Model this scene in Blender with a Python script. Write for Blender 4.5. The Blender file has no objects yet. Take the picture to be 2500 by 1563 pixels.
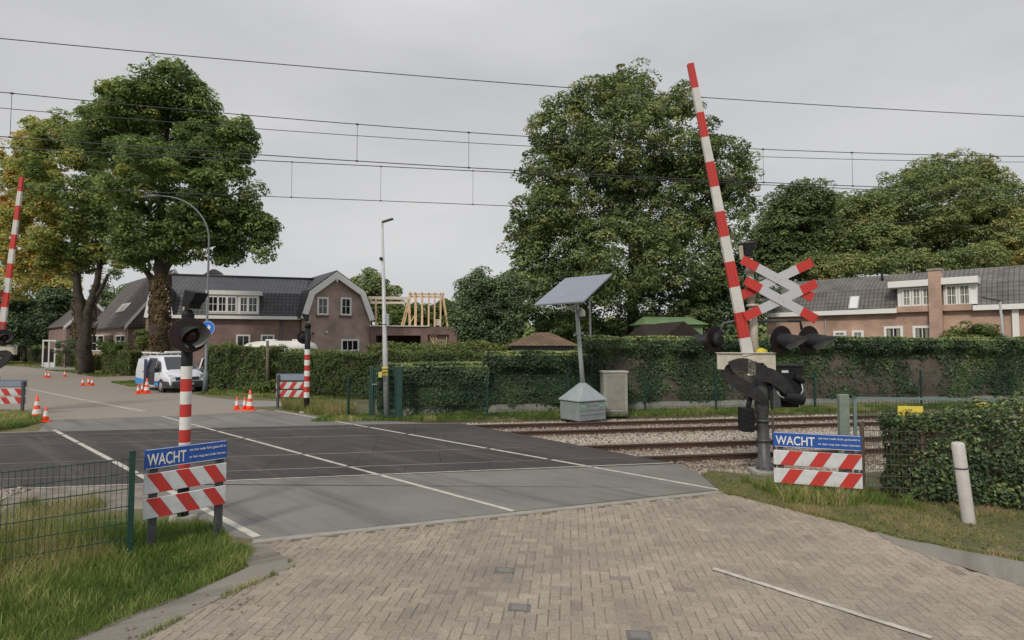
import bpy, bmesh, math, random
import numpy as np
from mathutils import Vector, Matrix
R = math.radians
scene = bpy.context.scene
C = scene.collection

# ------------------------------------------------------------------ camera
F, CX, CY, CH = 1350.0, 1250.0, 781.5, 2.5
PITCH = math.atan((842 - CY) / F)
cam = bpy.data.cameras.new('camera'); camo = bpy.data.objects.new('camera', cam); C.objects.link(camo)
cam.sensor_width = 36; cam.lens = 36 * F / 2500; cam.clip_end = 6000; cam.clip_start = 0.05
camo.location = (0, 0, CH); camo.rotation_euler = (math.pi / 2 + PITCH, 0, 0)
scene.camera = camo

# ------------------------------------------------------------------ sky, sun, exposure
SUN_EL, SUN_AZ = R(38), R(205)      # azimuth clockwise from +Y : the weak sun stands behind the camera, a little to the left
world = bpy.data.worlds.new('World'); scene.world = world; world.use_nodes = True
wn = world.node_tree; wn.nodes.clear()
def wnode(t, **k):
    n = wn.nodes.new(t)
    for a, b in k.items(): setattr(n, a, b)
    return n
sky = wnode('ShaderNodeTexSky', sky_type='NISHITA', sun_disc=False, sun_elevation=SUN_EL, sun_rotation=SUN_AZ)
tc = wnode('ShaderNodeTexCoord'); mp = wnode('ShaderNodeMapping'); mp.inputs['Scale'].default_value = (1.0, 1.0, 3.2)
nz = wnode('ShaderNodeTexNoise'); nz.inputs['Scale'].default_value = 1.7; nz.inputs['Detail'].default_value = 5; nz.inputs['Roughness'].default_value = 0.5
cr = wnode('ShaderNodeValToRGB')
cr.color_ramp.elements[0].position = 0.30; cr.color_ramp.elements[0].color = (5.2, 5.24, 5.45, 1)
cr.color_ramp.elements[1].position = 0.72; cr.color_ramp.elements[1].color = (6.95, 6.9, 6.9, 1)
mx = wnode('ShaderNodeMixRGB'); mx.inputs['Fac'].default_value = 0.94
bg = wnode('ShaderNodeBackground'); bg.inputs['Strength'].default_value = 0.1
wo = wnode('ShaderNodeOutputWorld')
L = wn.links.new
L(tc.outputs['Generated'], mp.inputs['Vector']); L(mp.outputs['Vector'], nz.inputs['Vector']); L(nz.outputs['Fac'], cr.inputs['Fac'])
# an overcast sky is brightest overhead
sx = wnode('ShaderNodeSeparateXYZ'); mr0 = wnode('ShaderNodeMapRange'); mr0.interpolation_type = 'SMOOTHSTEP'
mr0.inputs['From Min'].default_value = 0.42; mr0.inputs['From Max'].default_value = 1.0; mr0.inputs['To Min'].default_value = 1.0; mr0.inputs['To Max'].default_value = 2.0
vm = wnode('ShaderNodeVectorMath', operation='SCALE')
L(tc.outputs['Generated'], sx.inputs['Vector']); L(sx.outputs['Z'], mr0.inputs['Value']); L(mr0.outputs['Result'], vm.inputs['Scale'])
L(sky.outputs['Color'], mx.inputs['Color1']); L(cr.outputs['Color'], mx.inputs['Color2']); L(mx.outputs['Color'], vm.inputs[0]); L(vm.outputs['Vector'], bg.inputs['Color'])
L(bg.outputs['Background'], wo.inputs['Surface'])
sl = bpy.data.lights.new('sun', 'SUN'); sl.energy = 2.0; sl.angle = R(10); sl.color = (1.0, 0.91, 0.77)
so = bpy.data.objects.new('sun', sl); C.objects.link(so)
sd = Vector((math.sin(SUN_AZ) * math.cos(SUN_EL), math.cos(SUN_AZ) * math.cos(SUN_EL), math.sin(SUN_EL)))
so.rotation_euler = sd.to_track_quat('Z', 'Y').to_euler(); so.location = (0, -20, 40)
scene.view_settings.view_transform = 'Standard'; scene.view_settings.look = 'None'
scene.view_settings.gamma = 1; scene.view_settings.use_curve_mapping = False
scene.view_settings.exposure = 0.0

# ------------------------------------------------------------------ measuring helpers
def ray(px, py):
    dx, dz = (px - CX) / F, -(py - CY) / F
    c, s = math.cos(PITCH), math.sin(PITCH)
    return Vector((dx, c - s * dz, s + c * dz))
def G(px, py, z=0.0):
    d = ray(px, py); t = (z - CH) / d.z
    return Vector((d.x * t, d.y * t, z))
def At(px, py, Y):
    d = ray(px, py); t = Y / d.y
    return Vector((d.x * t, Y, CH + d.z * t))
TA = R(9.5)                              # direction of the tracks
TU = Vector((math.cos(TA), math.sin(TA), 0)); TP = Vector((-math.sin(TA), math.cos(TA), 0))
def T(u, p, z=0.0): return TU * u + TP * p + Vector((0, 0, z))
def onplane(px, py, P0, n):
    d = ray(px, py); o = Vector((0, 0, CH))
    t = (Vector(P0) - o).dot(n) / d.dot(n)
    return o + d * t
class Facade:
    """a vertical wall plane through P0 running in direction ang; hit() gives metres along it and height"""
    def __init__(s, P0, ang):
        s.P0 = Vector((P0[0], P0[1], 0)); s.a = ang
        s.u = Vector((math.cos(ang), math.sin(ang), 0)); s.n = Vector((-math.sin(ang), math.cos(ang), 0))
    def hit(s, px, py):
        q = onplane(px, py, s.P0, s.n)
        return (q - s.P0).dot(s.u), q.z

# ------------------------------------------------------------------ materials
MATS = {}
def nodes_mat(name):
    m = bpy.data.materials.new(name); m.use_nodes = True
    return m, m.node_tree, m.node_tree.nodes['Principled BSDF']
def mat(name, c, rough=0.6, c2=None, scale=6.0, bump=0.0, metal=0.0, bscale=None, detail=6, spec=None, mid=0.5, coat=0):
    if name in MATS: return MATS[name]
    m, t, b = nodes_mat(name)
    b.inputs['Base Color'].default_value = (*c, 1); b.inputs['Roughness'].default_value = rough; b.inputs['Metallic'].default_value = metal
    if spec is not None: b.inputs['Specular IOR Level'].default_value = spec
    if coat: b.inputs['Coat Weight'].default_value = coat
    if c2 or bump:
        tcn = t.nodes.new('ShaderNodeTexCoord')
        n = t.nodes.new('ShaderNodeTexNoise'); n.inputs['Scale'].default_value = scale; n.inputs['Detail'].default_value = detail; n.inputs['Roughness'].default_value = 0.65
        t.links.new(tcn.outputs['Object'], n.inputs['Vector'])
        if c2:
            r = t.nodes.new('ShaderNodeValToRGB')
            r.color_ramp.elements[0].position = mid - 0.15; r.color_ramp.elements[0].color = (*c, 1)
            r.color_ramp.elements[1].position = mid + 0.15; r.color_ramp.elements[1].color = (*c2, 1)
            t.links.new(n.outputs['Fac'], r.inputs['Fac']); t.links.new(r.outputs['Color'], b.inputs['Base Color'])
        if bump:
            n2 = t.nodes.new('ShaderNodeTexNoise'); n2.inputs['Scale'].default_value = bscale or scale * 4; n2.inputs['Detail'].default_value = 5
            t.links.new(tcn.outputs['Object'], n2.inputs['Vector'])
            bp = t.nodes.new('ShaderNodeBump'); bp.inputs['Strength'].default_value = bump; bp.inputs['Distance'].default_value = 0.02
            t.links.new(n2.outputs['Fac'], bp.inputs['Height']); t.links.new(bp.outputs['Normal'], b.inputs['Normal'])
    MATS[name] = m; return m
def tile_mat(name, c, c2, mortar, bw, bh, ms, rough=0.75, bump=0.6, off=0.5, dist=0.03):
    """brick / roof tile courses on the UV map (metres), with large worn patches"""
    if name in MATS: return MATS[name]
    m, t, b = nodes_mat(name); b.inputs['Roughness'].default_value = rough
    uv = t.nodes.new('ShaderNodeTexCoord')
    br = t.nodes.new('ShaderNodeTexBrick'); br.offset = off
    br.inputs['Color1'].default_value = (*c, 1); br.inputs['Color2'].default_value = (*c2, 1); br.inputs['Mortar'].default_value = (*mortar, 1)
    br.inputs['Scale'].default_value = 1; br.inputs['Mortar Size'].default_value = ms; br.inputs['Brick Width'].default_value = bw; br.inputs['Row Height'].default_value = bh
    br.inputs['Mortar Smooth'].default_value = 0.5
    t.links.new(uv.outputs['UV'], br.inputs['Vector'])
    n = t.nodes.new('ShaderNodeTexNoise'); n.inputs['Scale'].default_value = 0.9; n.inputs['Detail'].default_value = 7
    t.links.new(uv.outputs['UV'], n.inputs['Vector'])
    rr = t.nodes.new('ShaderNodeMapRange'); rr.inputs['From Min'].default_value = 0.3; rr.inputs['From Max'].default_value = 0.7; rr.inputs['To Min'].default_value = 0.72; rr.inputs['To Max'].default_value = 1.25
    t.links.new(n.outputs['Fac'], rr.inputs['Value'])
    mu = t.nodes.new('ShaderNodeVectorMath'); mu.operation = 'SCALE'
    t.links.new(br.outputs['Color'], mu.inputs[0]); t.links.new(rr.outputs['Result'], mu.inputs['Scale'])
    t.links.new(mu.outputs['Vector'], b.inputs['Base Color'])
    bp = t.nodes.new('ShaderNodeBump'); bp.inputs['Strength'].default_value = bump; bp.inputs['Distance'].default_value = dist; bp.invert = True
    t.links.new(br.outputs['Fac'], bp.inputs['Height']); t.links.new(bp.outputs['Normal'], b.inputs['Normal'])
    MATS[name] = m; return m
def leaf_mat(name, cols, rough=0.55, trans=0.3, scale=1.0):
    """cols: list of (position, colour) over the per-leaf attribute 'tint'"""
    if name in MATS: return MATS[name]
    m, t, b = nodes_mat(name)
    a = t.nodes.new('ShaderNodeAttribute'); a.attribute_name = 'tint'
    r = t.nodes.new('ShaderNodeValToRGB'); e = r.color_ramp.elements
    while len(e) < len(cols): e.new(0.5)
    for k, (p, c) in enumerate(cols): e[k].position = p; e[k].color = (c[0] * scale, c[1] * scale, c[2] * scale, 1)
    t.links.new(a.outputs['Fac'], r.inputs['Fac']); t.links.new(r.outputs['Color'], b.inputs['Base Color'])
    b.inputs['Roughness'].default_value = rough; b.inputs['Specular IOR Level'].default_value = 0.35
    tr = t.nodes.new('ShaderNodeBsdfTranslucent'); t.links.new(r.outputs['Color'], tr.inputs['Color'])
    ms = t.nodes.new('ShaderNodeMixShader'); ms.inputs['Fac'].default_value = trans
    out = t.nodes['Material Output']
    t.links.new(b.outputs['BSDF'], ms.inputs[1]); t.links.new(tr.outputs['BSDF'], ms.inputs[2]); t.links.new(ms.outputs['Shader'], out.inputs['Surface'])
    MATS[name] = m; return m

white = mat('white_paint', (0.70, 0.70, 0.68), 0.5, (0.50, 0.49, 0.46), 5, detail=11, mid=0.62)
trim = mat('white_trim', (0.74, 0.74, 0.74), 0.45)
red = mat('signal_red', (0.49, 0.034, 0.027), 0.5, (0.34, 0.045, 0.038), 5, detail=11, mid=0.62)
black = mat('black_paint', (0.007, 0.007, 0.009), 0.6, (0.015, 0.015, 0.018), 9, spec=0.3)
darkgrey = mat('dark_grey_metal', (0.05, 0.052, 0.058), 0.45, (0.085, 0.086, 0.09), 12, 0.15)
maroon = mat('maroon_black', (0.012, 0.007, 0.009), 0.6, (0.02, 0.009, 0.011), 7, spec=0.3)
beige = mat('cream_metal', (0.55, 0.52, 0.44), 0.5, (0.44, 0.41, 0.34), 9, 0.1)
galv = mat('galvanised_steel', (0.36, 0.38, 0.39), 0.45, (0.46, 0.48, 0.49), 10, 0.1, metal=0.35)
blue = mat('sign_blue', (0.012, 0.075, 0.34), 0.4, (0.03, 0.085, 0.28), 4, detail=10, mid=0.62)
signback = mat('sign_back_grey', (0.16, 0.19, 0.25), 0.5)
retro = mat('retro_white', (0.56, 0.58, 0.60), 0.45, (0.40, 0.41, 0.41), 5, detail=11, mid=0.62)
fgreen = mat('fence_green', (0.012, 0.05, 0.04), 0.45)
ggreen = mat('gate_green_grey', (0.14, 0.18, 0.15), 0.6, (0.2, 0.24, 0.2), 9, 0.2)
glass = mat('window_glass', (0.012, 0.014, 0.016), 0.06, spec=0.8)
concrete = mat('concrete', (0.34, 0.33, 0.29), 0.85, (0.23, 0.225, 0.2), 3.0, 0.35)
yellow = mat('yellow_plate', (0.75, 0.58, 0.08), 0.5, (0.66, 0.5, 0.08), 8)
orange = mat('cone_orange', (0.85, 0.09, 0.03), 0.45)
bark = mat('bark', (0.028, 0.022, 0.018), 0.95, (0.075, 0.06, 0.048), 3, 1.0, bscale=7)
timber = mat('new_timber', (0.62, 0.42, 0.24), 0.7, (0.7, 0.52, 0.33), 3)
greypost = mat('weathered_post', (0.045, 0.047, 0.055), 0.7, (0.075, 0.076, 0.082), 9, 0.3)
rubber = mat('tyre', (0.012, 0.012, 0.013), 0.75)
chrome = mat('light_alloy', (0.4, 0.4, 0.42), 0.35, metal=0.5)

# ------------------------------------------------------------------ mesh builder
class MB:
    def __init__(s): s.v = []; s.f = []; s.m = []; s.s = []
    def face(s, pts, m=0, smooth=False):
        i = len(s.v); s.v += [tuple(p) for p in pts]; s.f.append(tuple(range(i, i + len(pts)))); s.m.append(m); s.s.append(smooth)
    def box(s, c, d, M=None, m=0, taper=1.0):
        x, y, z = d[0] / 2, d[1] / 2, d[2] / 2; q = taper
        P = [(-x, -y, -z), (x, -y, -z), (x, y, -z), (-x, y, -z), (-x * q, -y * q, z), (x * q, -y * q, z), (x * q, y * q, z), (-x * q, y * q, z)]
        P = [Vector(p) for p in P]
        if M is not None: P = [M @ p for p in P]
        i = len(s.v); s.v += [tuple(p + Vector(c)) for p in P]
        for f in ((0, 3, 2, 1), (4, 5, 6, 7), (0, 1, 5, 4), (1, 2, 6, 5), (2, 3, 7, 6), (3, 0, 4, 7)):
            s.f.append(tuple(i + k for k in f)); s.m.append(m); s.s.append(False)
        return s
    def bar(s, a, b, w, h=None, m=0, up=(0, 0, 1)):
        a, b = Vector(a), Vector(b); d = b - a; h = h or w
        z = d.normalized(); x = Vector(up).cross(z)
        if x.length < 1e-4: x = Vector((1, 0, 0)).cross(z)
        x.normalize(); y = z.cross(x)
        M = Matrix((x, y, z)).transposed()
        return s.box((a + b) / 2, (w, h, d.length), M, m)
    def ring(s, c, z, r, n, x=None):
        z = z.normalized()
        if x is None:
            x = Vector((0, 0, 1)).cross(z)
            if x.length < 1e-3: x = Vector((1, 0, 0))
        x = (x - z * x.dot(z)).normalized(); y = z.cross(x)
        return [c + (x * math.cos(2 * math.pi * k / n) + y * math.sin(2 * math.pi * k / n)) * r for k in range(n)], x
    def tube(s, pts, rs, n=10, m=0, cap=True, mf=None):
        pts = [Vector(p) for p in pts]
        if not hasattr(rs, '__len__'): rs = [rs] * len(pts)
        x = None; rings = []
        for k, p in enumerate(pts):
            d = (pts[min(k + 1, len(pts) - 1)] - pts[max(k - 1, 0)])
            rg, x = s.ring(p, d, rs[k], n, x)
            i = len(s.v); s.v += [tuple(q) for q in rg]; rings.append(i)
        for k in range(len(pts) - 1):
            mm = mf[k] if mf else m
            for j in range(n):
                s.f.append((rings[k] + j, rings[k] + (j + 1) % n, rings[k + 1] + (j + 1) % n, rings[k + 1] + j)); s.m.append(mm); s.s.append(True)
        if cap:
            s.f.append(tuple(rings[0] + j for j in reversed(range(n)))); s.m.append(mf[0] if mf else m); s.s.append(False)
            s.f.append(tuple(rings[-1] + j for j in range(n))); s.m.append(mf[-1] if mf else m); s.s.append(False)
        return s
    def slab(s, poly, off, m=0, ms=None):
        """closed prism: polygon (3-D points) pushed by vector off"""
        P = [Vector(p) for p in poly]; o = Vector(off); n = len(P); ms = m if ms is None else ms
        nn = Vector((0, 0, 0))
        for k in range(n): nn += P[k].cross(P[(k + 1) % n])
        if nn.dot(o) < 0: P.reverse()
        i = len(s.v); s.v += [tuple(p) for p in P] + [tuple(p + o) for p in P]
        s.f.append(tuple(i + k for k in reversed(range(n)))); s.m.append(m); s.s.append(False)
        s.f.append(tuple(i + n + k for k in range(n))); s.m.append(m); s.s.append(False)
        for k in range(n):
            s.f.append((i + k, i + (k + 1) % n, i + n + (k + 1) % n, i + n + k)); s.m.append(ms); s.s.append(False)
        return s
    def build(s, name, mats, parent=None, uv=False, bevel=0.0):
        me = bpy.data.meshes.new(name); me.from_pydata(s.v, [], s.f)
        if not isinstance(mats, (list, tuple)): mats = [mats]
        for m in mats: me.materials.append(m)
        me.polygons.foreach_set('material_index', s.m); me.polygons.foreach_set('use_smooth', s.s)
        if uv:
            ul = me.uv_layers.new(name='UVMap')
            for p in me.polygons:
                n = p.normal
                if abs(n.z) > 0.97: u, v = Vector((1, 0, 0)), Vector((0, 1, 0))
                else: u = Vector((0, 0, 1)).cross(n).normalized(); v = n.cross(u)
                for li in p.loop_indices:
                    q = me.vertices[me.loops[li].vertex_index].co
                    ul.data[li].uv = (q.dot(u), q.dot(v))
        me.update()
        o = bpy.data.objects.new(name, me); C.objects.link(o)
        if parent: o.parent = parent
        if bevel:
            b = o.modifiers.new('bevel', 'BEVEL'); b.width = bevel; b.segments = 2; b.limit_method = 'ANGLE'; b.angle_limit = R(35)
        return o
def tag(o, label=None, cat=None, group=None, kind=None):
    if label: o['label'] = label
    if cat: o['category'] = cat
    if group: o['group'] = group
    if kind: o['kind'] = kind
    return o
def thing(name, label, cat, loc=(0, 0, 0), rz=0.0, group=None, tilt=(0, 0)):
    o = bpy.data.objects.new(name, None); C.objects.link(o); o.location = loc; o.rotation_euler = (tilt[0], tilt[1], rz); o.empty_display_size = 0.3
    return tag(o, label, cat, group)
def copy_tree(o, parent=None):
    c = o.copy(); C.objects.link(c)
    if parent: c.parent = parent
    for ch in list(o.children): copy_tree(ch, c)
    return c
def nmesh(name, V, Fq, k, mats, parent=None, tint=None, smooth=False, midx=None):
    """numpy mesh: V (n,3), Fq (m,k)"""
    me = bpy.data.meshes.new(name); nv, nf = len(V), len(Fq)
    me.vertices.add(nv); me.vertices.foreach_set('co', np.ascontiguousarray(V, dtype=np.float32).ravel())
    me.loops.add(nf * k); me.loops.foreach_set('vertex_index', np.ascontiguousarray(Fq, dtype=np.int32).ravel())
    me.polygons.add(nf); me.polygons.foreach_set('loop_start', np.arange(0, nf * k, k, dtype=np.int32))
    try: me.polygons.foreach_set('loop_total', np.full(nf, k, dtype=np.int32))
    except Exception: pass
    if not isinstance(mats, (list, tuple)): mats = [mats]
    for m in mats: me.materials.append(m)
    if midx is not None: me.polygons.foreach_set('material_index', np.asarray(midx, dtype=np.int32))
    me.polygons.foreach_set('use_smooth', np.full(nf, smooth, dtype=bool))
    if tint is not None:
        a = me.attributes.new('tint', 'FLOAT', 'FACE'); a.data.foreach_set('value', np.ascontiguousarray(tint, dtype=np.float32))
    me.update(calc_edges=True); me.validate()
    o = bpy.data.objects.new(name, me); C.objects.link(o)
    if parent: o.parent = parent
    return o
def unit(v): return v / np.maximum(np.linalg.norm(v, axis=1, keepdims=True), 1e-9)

def weld(o, d=0.001):
    bm = bmesh.new(); bm.from_mesh(o.data); bmesh.ops.remove_doubles(bm, verts=bm.verts, dist=d); bmesh.ops.recalc_face_normals(bm, faces=bm.faces); bm.to_mesh(o.data); bm.free()
# leaves ------------------------------------------------------------
def leaf_quads(P, N, size, rng, aspect=0.62):
    """rhombic, slightly folded leaves at points P with normals N"""
    n = len(P); r = rng.normal(size=(n, 3)); t = unit(np.cross(N, r)); b = np.cross(N, t)
    L = (size * rng.uniform(0.65, 1.3, n))[:, None]; W = L * aspect
    V = np.stack([P - t * L * 0.5, P - b * W * 0.5 + N * L * 0.10, P + t * L * 0.5, P + b * W * 0.5 + N * L * 0.10], 1).reshape(-1, 3)
    Fq = np.arange(n * 4).reshape(n, 4)
    return V, Fq
def crown(name, lobes, n, size, m, parent, seed, clump=1.0, droop=0.0, flat=0.6, base=(0.35, 0.2), side=None, fill=0.2, hollow=0.33):
    """leaf clumps spread through the union of ellipsoid lobes (centre, radii)"""
    rng = np.random.default_rng(seed)
    Cn = np.array([l[0] for l in lobes], float); Rd = np.array([l[1] for l in lobes], float)
    bias = np.array([l[2] if len(l) > 2 else 0.0 for l in lobes])
    w = (Rd[:, 0] * Rd[:, 2]); w = w / w.sum()
    per = 55; nc = max(int(n / per), 8)
    k = rng.choice(len(lobes), nc, p=w)
    d = unit(rng.normal(size=(nc, 3))); rad = rng.uniform(0, 1, nc) ** 0.33
    inner = rng.uniform(size=nc) < fill; rad = np.where(inner, rad * 0.7, 0.70 + 0.36 * rng.uniform(size=nc) ** 1.3)
    cc = Cn[k] + d * Rd[k] * rad[:, None]
    # drop clumps buried deep in another lobe
    keep = np.ones(nc, bool)
    for j in range(len(lobes)):
        q = (cc - Cn[j]) / Rd[j]; keep &= ~((np.linalg.norm(q, axis=1) < 0.55) & (k != j) & (rng.uniform(size=nc) < 0.75))
    hol = vnoise(cc[:, 0] + cc[:, 1] * 0.6, cc[:, 2] * 1.5 + cc[:, 1] * 0.3, seed + 9, clump * 1.9); keep &= ~((hol < hollow) & (rng.uniform(size=nc) < 0.85))
    cc, k = cc[keep], k[keep]; nc = len(cc)
    outward = unit((cc - Cn[k]) / Rd[k])
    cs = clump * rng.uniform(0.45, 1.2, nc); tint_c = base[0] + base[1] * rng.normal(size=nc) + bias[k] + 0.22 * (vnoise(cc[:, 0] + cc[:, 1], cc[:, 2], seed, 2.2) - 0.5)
    per = max(int(n / nc), 5)
    idx = np.repeat(np.arange(nc), per)
    dd = unit(rng.normal(size=(nc * per, 3)) + outward[idx] * 0.55 + np.array([0, 0, 0.35]))
    rr = rng.uniform(0.45, 1.0, nc * per) ** 0.6
    sc = np.array([1, 1, flat])
    P = cc[idx] + dd * (cs[idx] * rr)[:, None] * sc
    P[:, 2] -= droop * np.linalg.norm((P - cc[idx])[:, :2], axis=1)
    N = unit(dd * 0.8 + np.array([0, 0, 0.65]) + rng.normal(size=P.shape) * 0.42)
    V, Fq = leaf_quads(P, N, size, rng)
    tint = np.clip(tint_c[idx] + rng.normal(size=len(P)) * 0.05, 0, 1)
    return nmesh(name, V, Fq, 4, m, parent, tint)
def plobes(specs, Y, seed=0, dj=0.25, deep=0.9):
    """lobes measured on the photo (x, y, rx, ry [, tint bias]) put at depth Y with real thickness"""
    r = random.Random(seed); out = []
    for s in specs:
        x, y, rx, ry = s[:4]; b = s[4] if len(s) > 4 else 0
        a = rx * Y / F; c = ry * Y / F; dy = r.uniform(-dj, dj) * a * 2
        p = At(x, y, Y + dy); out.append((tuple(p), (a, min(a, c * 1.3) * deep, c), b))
    return out
def limbs(pts_list, m, parent, name='trunk', n=10):
    mb = MB()
    for pts, r0, r1 in pts_list:
        pts = [Vector(p) for p in pts]; k = len(pts)
        # smooth the polyline a little and roughen it
        q = []
        for i in range(k - 1):
            for t in (0, 0.33, 0.66): q.append(pts[i].lerp(pts[i + 1], t))
        q.append(pts[-1])
        rr = random.Random(len(pts) * 7 + int(r0 * 100))
        q = [p + Vector((rr.uniform(-1, 1), rr.uniform(-1, 1), 0)) * r1 * 0.6 * (0 if i == 0 else 1) for i, p in enumerate(q)]
        rs = [r0 + (r1 - r0) * (i / (len(q) - 1)) ** 0.8 for i in range(len(q))]
        mb.tube(q, rs, n)
    return mb.build(name, m, parent)
def poly_sample(poly, n, rng):
    P = np.array([(p[0], p[1]) for p in poly]); lo, hi = P.min(0), P.max(0); out = []
    tot = 0
    while tot < n:
        q = rng.uniform(lo, hi, (n * 2, 2)); ins = np.zeros(len(q), bool); j = len(P) - 1
        for i in range(len(P)):
            a, b = P[i], P[j]
            c = ((a[1] > q[:, 1]) != (b[1] > q[:, 1])) & (q[:, 0] < (b[0] - a[0]) * (q[:, 1] - a[1]) / (b[1] - a[1] + 1e-12) + a[0])
            ins ^= c; j = i
        out.append(q[ins]); tot += ins.sum()
    return np.concatenate(out)[:n]
def vnoise(x, y, seed, s):
    """smooth value noise in 0..1"""
    rng = np.random.default_rng(seed); g = rng.uniform(size=(64, 64))
    X, Y = x / s + 1000, y / s + 1000; i, j = np.floor(X).astype(int), np.floor(Y).astype(int); fx, fy = X - i, Y - j
    fx, fy = fx * fx * (3 - 2 * fx), fy * fy * (3 - 2 * fy); i %= 64; j %= 64; i1, j1 = (i + 1) % 64, (j + 1) % 64
    return (g[i, j] * (1 - fx) + g[i1, j] * fx) * (1 - fy) + (g[i, j1] * (1 - fx) + g[i1, j1] * fx) * fy
def blades(name, poly, n, h, w, m, seed, parent=None, z0=0.0, patch=1.2, lean=0.5, thr=0.0, hb=None):
    rng = np.random.default_rng(seed); q = poly_sample(poly, n, rng)
    pn = 0.6 * vnoise(q[:, 0], q[:, 1], seed, patch) + 0.4 * vnoise(q[:, 0], q[:, 1], seed + 1, patch * 0.3)
    if thr: k = pn > thr; q, pn = q[k], pn[k]
    n = len(q); H = h * rng.uniform(0.45, 1.2, n) * (0.45 + pn)
    if hb is not None: H *= hb(q)
    a = rng.uniform(0, 2 * math.pi, n); d = np.stack([np.cos(a), np.sin(a)], 1)
    a2 = rng.uniform(0, 2 * math.pi, n); s = np.stack([np.cos(a2), np.sin(a2)], 1) * (w * rng.uniform(0.6, 1.3, n))[:, None]
    le = lean * rng.uniform(0.1, 1.0, n) * H
    B = np.concatenate([q, np.full((n, 1), z0)], 1)
    M_ = np.concatenate([q + d * (le * 0.35)[:, None], (z0 + H * 0.6)[:, None]], 1)
    Tp = np.concatenate([q + d * le[:, None], (z0 + H)[:, None]], 1)
    s3 = np.concatenate([s, np.zeros((n, 1))], 1)
    V = np.stack([B - s3, B + s3, M_ + s3 * 0.7, M_ - s3 * 0.7, Tp + s3 * 0.12, Tp - s3 * 0.12], 1).reshape(-1, 3)
    b = np.arange(n)[:, None] * 6
    Fq = np.stack([b + np.array([0, 1, 2, 3]), b + np.array([3, 2, 4, 5])], 1).reshape(-1, 4)
    t = np.clip(0.5 + (pn - 0.52) * 1.5 + rng.normal(size=n) * 0.15, 0, 1)
    return nmesh(name, V, Fq, 4, m, parent, np.repeat(t, 2))
def sheet(name, poly, z, m, kind='structure', thick=0.0):
    mb = MB()
    P = [Vector((p[0], p[1], z)) for p in poly]
    nn = sum((P[k].cross(P[(k + 1) % len(P)]) for k in range(len(P))), Vector())
    if nn.z < 0: P.reverse()
    if thick: mb.slab([p - Vector((0, 0, thick)) for p in P], (0, 0, thick))
    else: mb.face(P)
    o = mb.build(name, m); tag(o, kind=kind); return o

# ================================================================== THE SETTING
grass_ground = mat('grass_soil', (0.075, 0.085, 0.03), 0.95, (0.15, 0.125, 0.07), 0.9, 0.5, bscale=12)
ballast_m = mat('ballast_bed', (0.33, 0.30, 0.27), 0.95, (0.17, 0.14, 0.115), 5, 0.8, bscale=25)
def worn_mat(name, c, c2, stain, streak_ang, rough, speck=0.5, bump=0.2):
    m, t, b = nodes_mat(name); b.inputs['Roughness'].default_value = rough; b.inputs['Specular IOR Level'].default_value = 0.3
    N_ = t.nodes.new; K = t.links.new; tcn = N_('ShaderNodeTexCoord')
    def noise(sc, det, rot=None, st=None):
        n = N_('ShaderNodeTexNoise'); n.inputs['Scale'].default_value = sc; n.inputs['Detail'].default_value = det; n.inputs['Roughness'].default_value = 0.62
        if rot is not None:
            mp_ = N_('ShaderNodeMapping'); mp_.vector_type = 'TEXTURE'; mp_.inputs['Rotation'].default_value = (0, 0, rot); mp_.inputs['Scale'].default_value = st; K(tcn.outputs['Object'], mp_.inputs['Vector']); K(mp_.outputs['Vector'], n.inputs['Vector'])
        else: K(tcn.outputs['Object'], n.inputs['Vector'])
        return n
    def ramp(n, p0, p1, a, bb):
        r = N_('ShaderNodeValToRGB'); r.color_ramp.elements[0].position = p0; r.color_ramp.elements[1].position = p1; r.color_ramp.elements[0].color = (*a, 1); r.color_ramp.elements[1].color = (*bb, 1); K(n, r.inputs['Fac']); return r
    base = ramp(noise(0.45, 8).outputs['Fac'], 0.35, 0.65, c, c2)
    st_ = ramp(noise(1.1, 7, streak_ang, (6, 0.45, 1)).outputs['Fac'], 0.50, 0.66, (0, 0, 0), (1, 1, 1))
    m1 = N_('ShaderNodeMixRGB'); K(st_.outputs['Color'], m1.inputs['Fac']); K(base.outputs['Color'], m1.inputs['Color1']); m1.inputs['Color2'].default_value = (*stain, 1)
    gr = N_('ShaderNodeMapRange'); gr.inputs['From Min'].default_value = 0.3; gr.inputs['From Max'].default_value = 0.7; gr.inputs['To Min'].default_value = 1 - 0.35 * speck; gr.inputs['To Max'].default_value = 1 + 0.35 * speck; fine = noise(70, 6); K(fine.outputs['Fac'], gr.inputs['Value'])
    sc = N_('ShaderNodeVectorMath'); sc.operation = 'SCALE'; K(m1.outputs['Color'], sc.inputs[0]); K(gr.outputs['Result'], sc.inputs['Scale'])
    v = N_('ShaderNodeTexVoronoi'); v.inputs['Scale'].default_value = 9; K(tcn.outputs['Object'], v.inputs['Vector'])
    sp = ramp(v.outputs['Distance'], 0.03, 0.06, (1, 1, 1), (0, 0, 0)); m2 = N_('ShaderNodeMixRGB'); sm = N_('ShaderNodeMath'); sm.operation = 'MULTIPLY'; sm.inputs[1].default_value = 0.45; K(sp.outputs['Color'], sm.inputs[0]); K(sm.outputs[0], m2.inputs['Fac'])
    K(sc.outputs['Vector'], m2.inputs['Color1']); m2.inputs['Color2'].default_value = (c2[0] * 1.9, c2[1] * 1.9, c2[2] * 1.9, 1); K(m2.outputs['Color'], b.inputs['Base Color'])
    bp = N_('ShaderNodeBump'); bp.inputs['Strength'].default_value = bump; bp.inputs['Distance'].default_value = 0.01; K(fine.outputs['Fac'], bp.inputs['Height']); K(bp.outputs['Normal'], b.inputs['Normal'])
    MATS[name] = m; return m
ROAD_A = R(138.8)
asphalt_m = worn_mat('asphalt_grey', (0.150, 0.145, 0.134), (0.195, 0.186, 0.172), (0.118, 0.114, 0.108), ROAD_A, 0.9, 0.5)
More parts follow.
